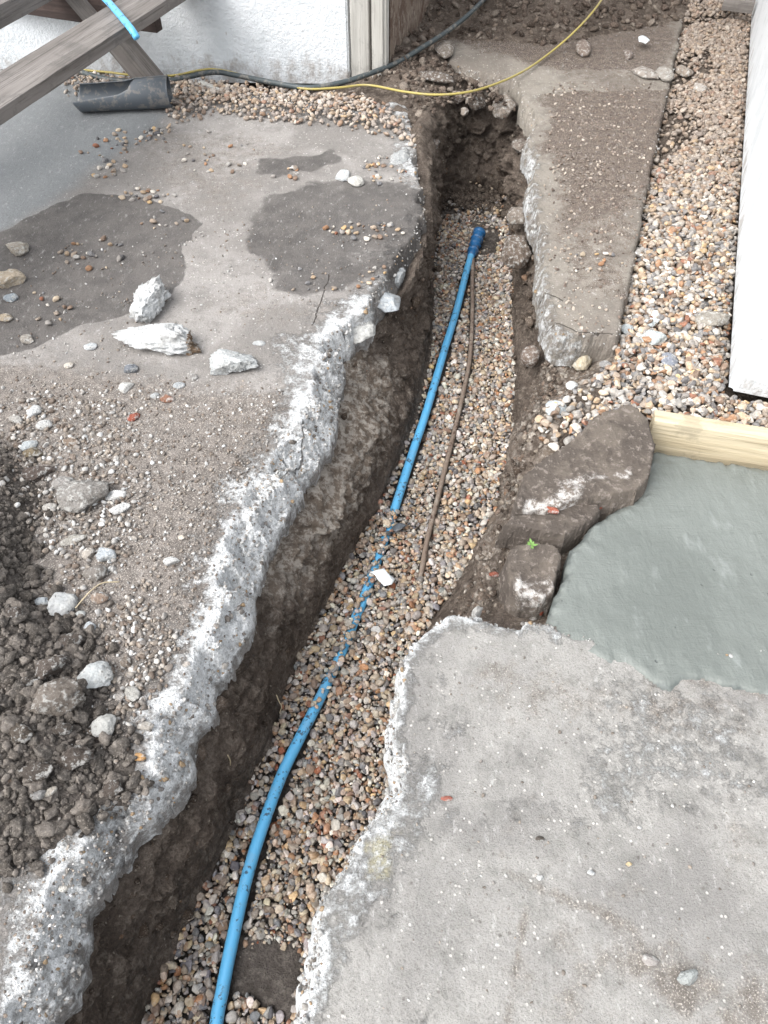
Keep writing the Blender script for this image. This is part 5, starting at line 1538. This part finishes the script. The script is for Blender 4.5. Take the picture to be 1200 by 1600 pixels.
# charcoal pipe offcut, cut open along half its length
def offcut():
    a = G(122, 183, 0.0); b = G(268, 177, 0.0)
    rad = 0.058; thick = 0.004
    ax = b - a; L = np.linalg.norm(ax); ax /= L
    sd_ = np.array([-ax[1], ax[0], 0]); up = np.array([0, 0, 1.0])
    nu, nv = 60, 48
    V, F = [], []
    for wall_i, rr in ((0, rad), (1, rad - thick)):
        for i in range(nu + 1):
            t = i / nu
            op = np.interp(t, [0, 0.5, 0.60, 0.66, 1], [1.15, 1.0, 0.75, 0.015, 0.015])
            sk = np.interp(t, [0, 0.6, 0.7], [0.25, 0.1, 0.0])
            squash = np.interp(t, [0, 0.6, 1], [0.86, 0.95, 1])
            for j in range(nv + 1):
                th = math.pi / 2 + sk + op + (2 * math.pi - 2 * op) * j / nv
                p = a + ax * L * t + sd_ * (rad + rr * math.cos(th) * (2 - squash)) + up * (rad + rr * math.sin(th)) * squash
                V.append(p + ax * 0.012 * math.sin(th * 2) * (1 - t))
    W = nv + 1; K = (nu + 1) * W
    for i in range(nu):
        for j in range(nv):
            q = i * W + j
            F.append((q, q + 1, q + W + 1, q + W)); F.append((K + q, K + q + W, K + q + W + 1, K + q + 1))
        for j in (0, nv):
            q = i * W + j
            F.append((q, q + W, K + q + W, K + q))
    for i in (0, nu):
        for j in range(nv):
            q = i * W + j
            F.append((q, K + q, K + q + 1, q + 1))
    V = np.array(V); c = (a + b) / 2
    me = bpy.data.meshes.new('drain_pipe'); me.from_pydata([tuple(v - c) for v in V], [], F); me.update()
    for p in me.polygons: p.use_smooth = True
    o = link('drain_pipe_offcut', me, M['dark_pipe']); o.location = c
    tag(o, 'charcoal plastic drain pipe offcut split open, lying by the bench leg', 'pipe')
offcut()

# ------------------------------------------------------------------ cables
hose = [(60, 96, .02), (115, 108, .02), (150, 120, .02), (200, 127, .02), (260, 127, .02), (330, 113, .02), (370, 118, .024), (430, 130, .028), (480, 137, .03), (530, 130, .03), (575, 116, .035),
        (620, 98, .03), (660, 74, .06), (700, 48, .07), (735, 20, .09), (770, -16, .10), (800, -50, .1)]
hb_ = link('black_hose', tube(path_px(hose), 0.0105, 12), M['black_cable'])
tag(hb_, 'thick black hose running along the wall foot and off over the far soil', 'hose')
cab = [(90, 100, .02), (120, 108, .02), (170, 113, .02), (215, 118, .02), (270, 118, .02), (330, 108, .025), (390, 120, .03), (440, 131, .03), (480, 139, .03), (530, 137, .03), (575, 133, .03),
       (630, 143, .05), (680, 148, .06), (730, 144, .06), (775, 131, .04), (820, 110, .02), (860, 82, .02), (895, 52, .06), (925, 20, .10), (950, -15, .14), (980, -60, .18)]
yc = link('yellow_cable', tube(path_px(cab), 0.0045, 10), M['yellow'])
tag(yc, 'thin yellow cable looping across the head of the trench', 'cable')

# ------------------------------------------------------------------ small things
def flat_scrap(name, px, z, th, mat, label, cat, curl=0.006):
    import bmesh
    P = [G(p[0], p[1], z) for p in px]; c = np.mean(P, 0)
    bm = bmesh.new()
    vs = [bm.verts.new(Vector(p - c)) for p in P]
    bm.faces.new(vs)
    bmesh.ops.triangulate(bm, faces=bm.faces)
    bmesh.ops.subdivide_edges(bm, edges=bm.edges, cuts=2)
    for v_ in bm.verts:
        v_.co.z += curl * mnoise.noise(v_.co * 45) + curl * 0.4
    r = bmesh.ops.solidify(bm, geom=bm.faces[:], thickness=th)
    me = bpy.data.meshes.new(name); bm.to_mesh(me); bm.free()
    for p in me.polygons: p.use_smooth = True
    o = link(name, me, mat); o.location = c
    return tag(o, label, cat)
flat_scrap('white_scrap', [(578, 896), (590, 892), (600, 890), (606, 898), (617, 905), (612, 915), (600, 917), (592, 908), (586, 900)], -0.366, 0.003, M['white_bit'],
           'curled white scrap lying on the trench gravel beside the blue pipe', 'scrap')
flat_scrap('white_scrap', [(997, 60), (1006, 58), (1015, 64), (1008, 70), (998, 66)], 0.03, 0.004, M['white_bit'], 'white scrap on the far soil under the yellow cable end', 'scrap')
flat_scrap('dark_scrap', [(612, 826), (622, 818), (636, 822), (628, 828), (618, 832)], -0.368, 0.003, M['dark_pipe'], 'dark plastic shred on the gravel where the blue pipe dips under', 'scrap')
flat_scrap('dark_scrap', [(384, 1343), (397, 1344), (392, 1356), (386, 1352)], -0.368, 0.003, M['dark_pipe'], 'black shred stuck beside the near length of blue pipe', 'scrap')

tw = link('straw_stem', tube(catmull(np.array([G(118, 950, .03), G(140, 925, .035), G(160, 911, .03), G(186, 909, .02)]), 6), 0.0014, 6), M['straw'])
tag(tw, 'bent dry straw stem beside the white wedge shaped lump', 'stem')
sp_ = beam('wood_splinter', G(312, 128, 0.03), G(362, 150, 0.02), 0.022, 0.010, M['trim_wood'], jit=0.004, n=8)
tag(sp_, 'short pale splinter of wood on the gravel by the white wall', 'wood')
tmb = beam('timber_offcut', G(1130, 4, 0.06), G(1178, 10, 0.06), 0.05, 0.05, M['grey_wood'], jit=0.003, n=6)
tag(tmb, 'grey timber offcut at the far end of the gravel border', 'timber')

for pts, lab in (([(432, 1086, -.28), (436, 1096, -.30), (440, 1104, -.32), (437, 1114, -.34)], 'short pale root poking from the left bank above the buried pipe'),
                 ([(356, 1180, -.18), (360, 1190, -.22), (358, 1204, -.26)], 'thin root hanging in the left bank below the chalky edge')):
    ro = link('root', tube(path_px(pts), 0.0013, 6), M['straw']); tag(ro, lab, 'root')

def weed():
    base = G(828, 858, -0.015)
    root = empty('weed_seedling', base)
    tag(root, 'tiny bright green seedling on the squat slab fragment', 'plant')
    link('stem', tube(np.array([(0, 0, -0.004), (0.002, 0.001, 0.006), (0.003, 0.003, 0.016)]), 0.0009, 6), M['leaf'], root)
    r = np.random.default_rng(4)
    for k in range(7):
        a = k * 2.4; Lh = r.uniform(0.009, 0.015)
        d_ = np.array([math.cos(a), math.sin(a), 0.35]); s_ = np.array([-math.sin(a), math.cos(a), 0]) * 0.0032
        b0 = np.array([0.002, 0.002, 0.010 + 0.001 * k])
        V = [b0, b0 + d_ * Lh * .5 + s_, b0 + d_ * Lh, b0 + d_ * Lh * .5 - s_, b0 + d_ * Lh * .5 + np.array([0, 0, -0.001])]
        me = bpy.data.meshes.new('leaf'); me.from_pydata([tuple(p) for p in V], [], [(0, 1, 4), (1, 2, 4), (2, 3, 4), (3, 0, 4), (0, 2, 1), (0, 3, 2)]); me.update()
        link('leaf', me, M['leaf'], root)
weed()
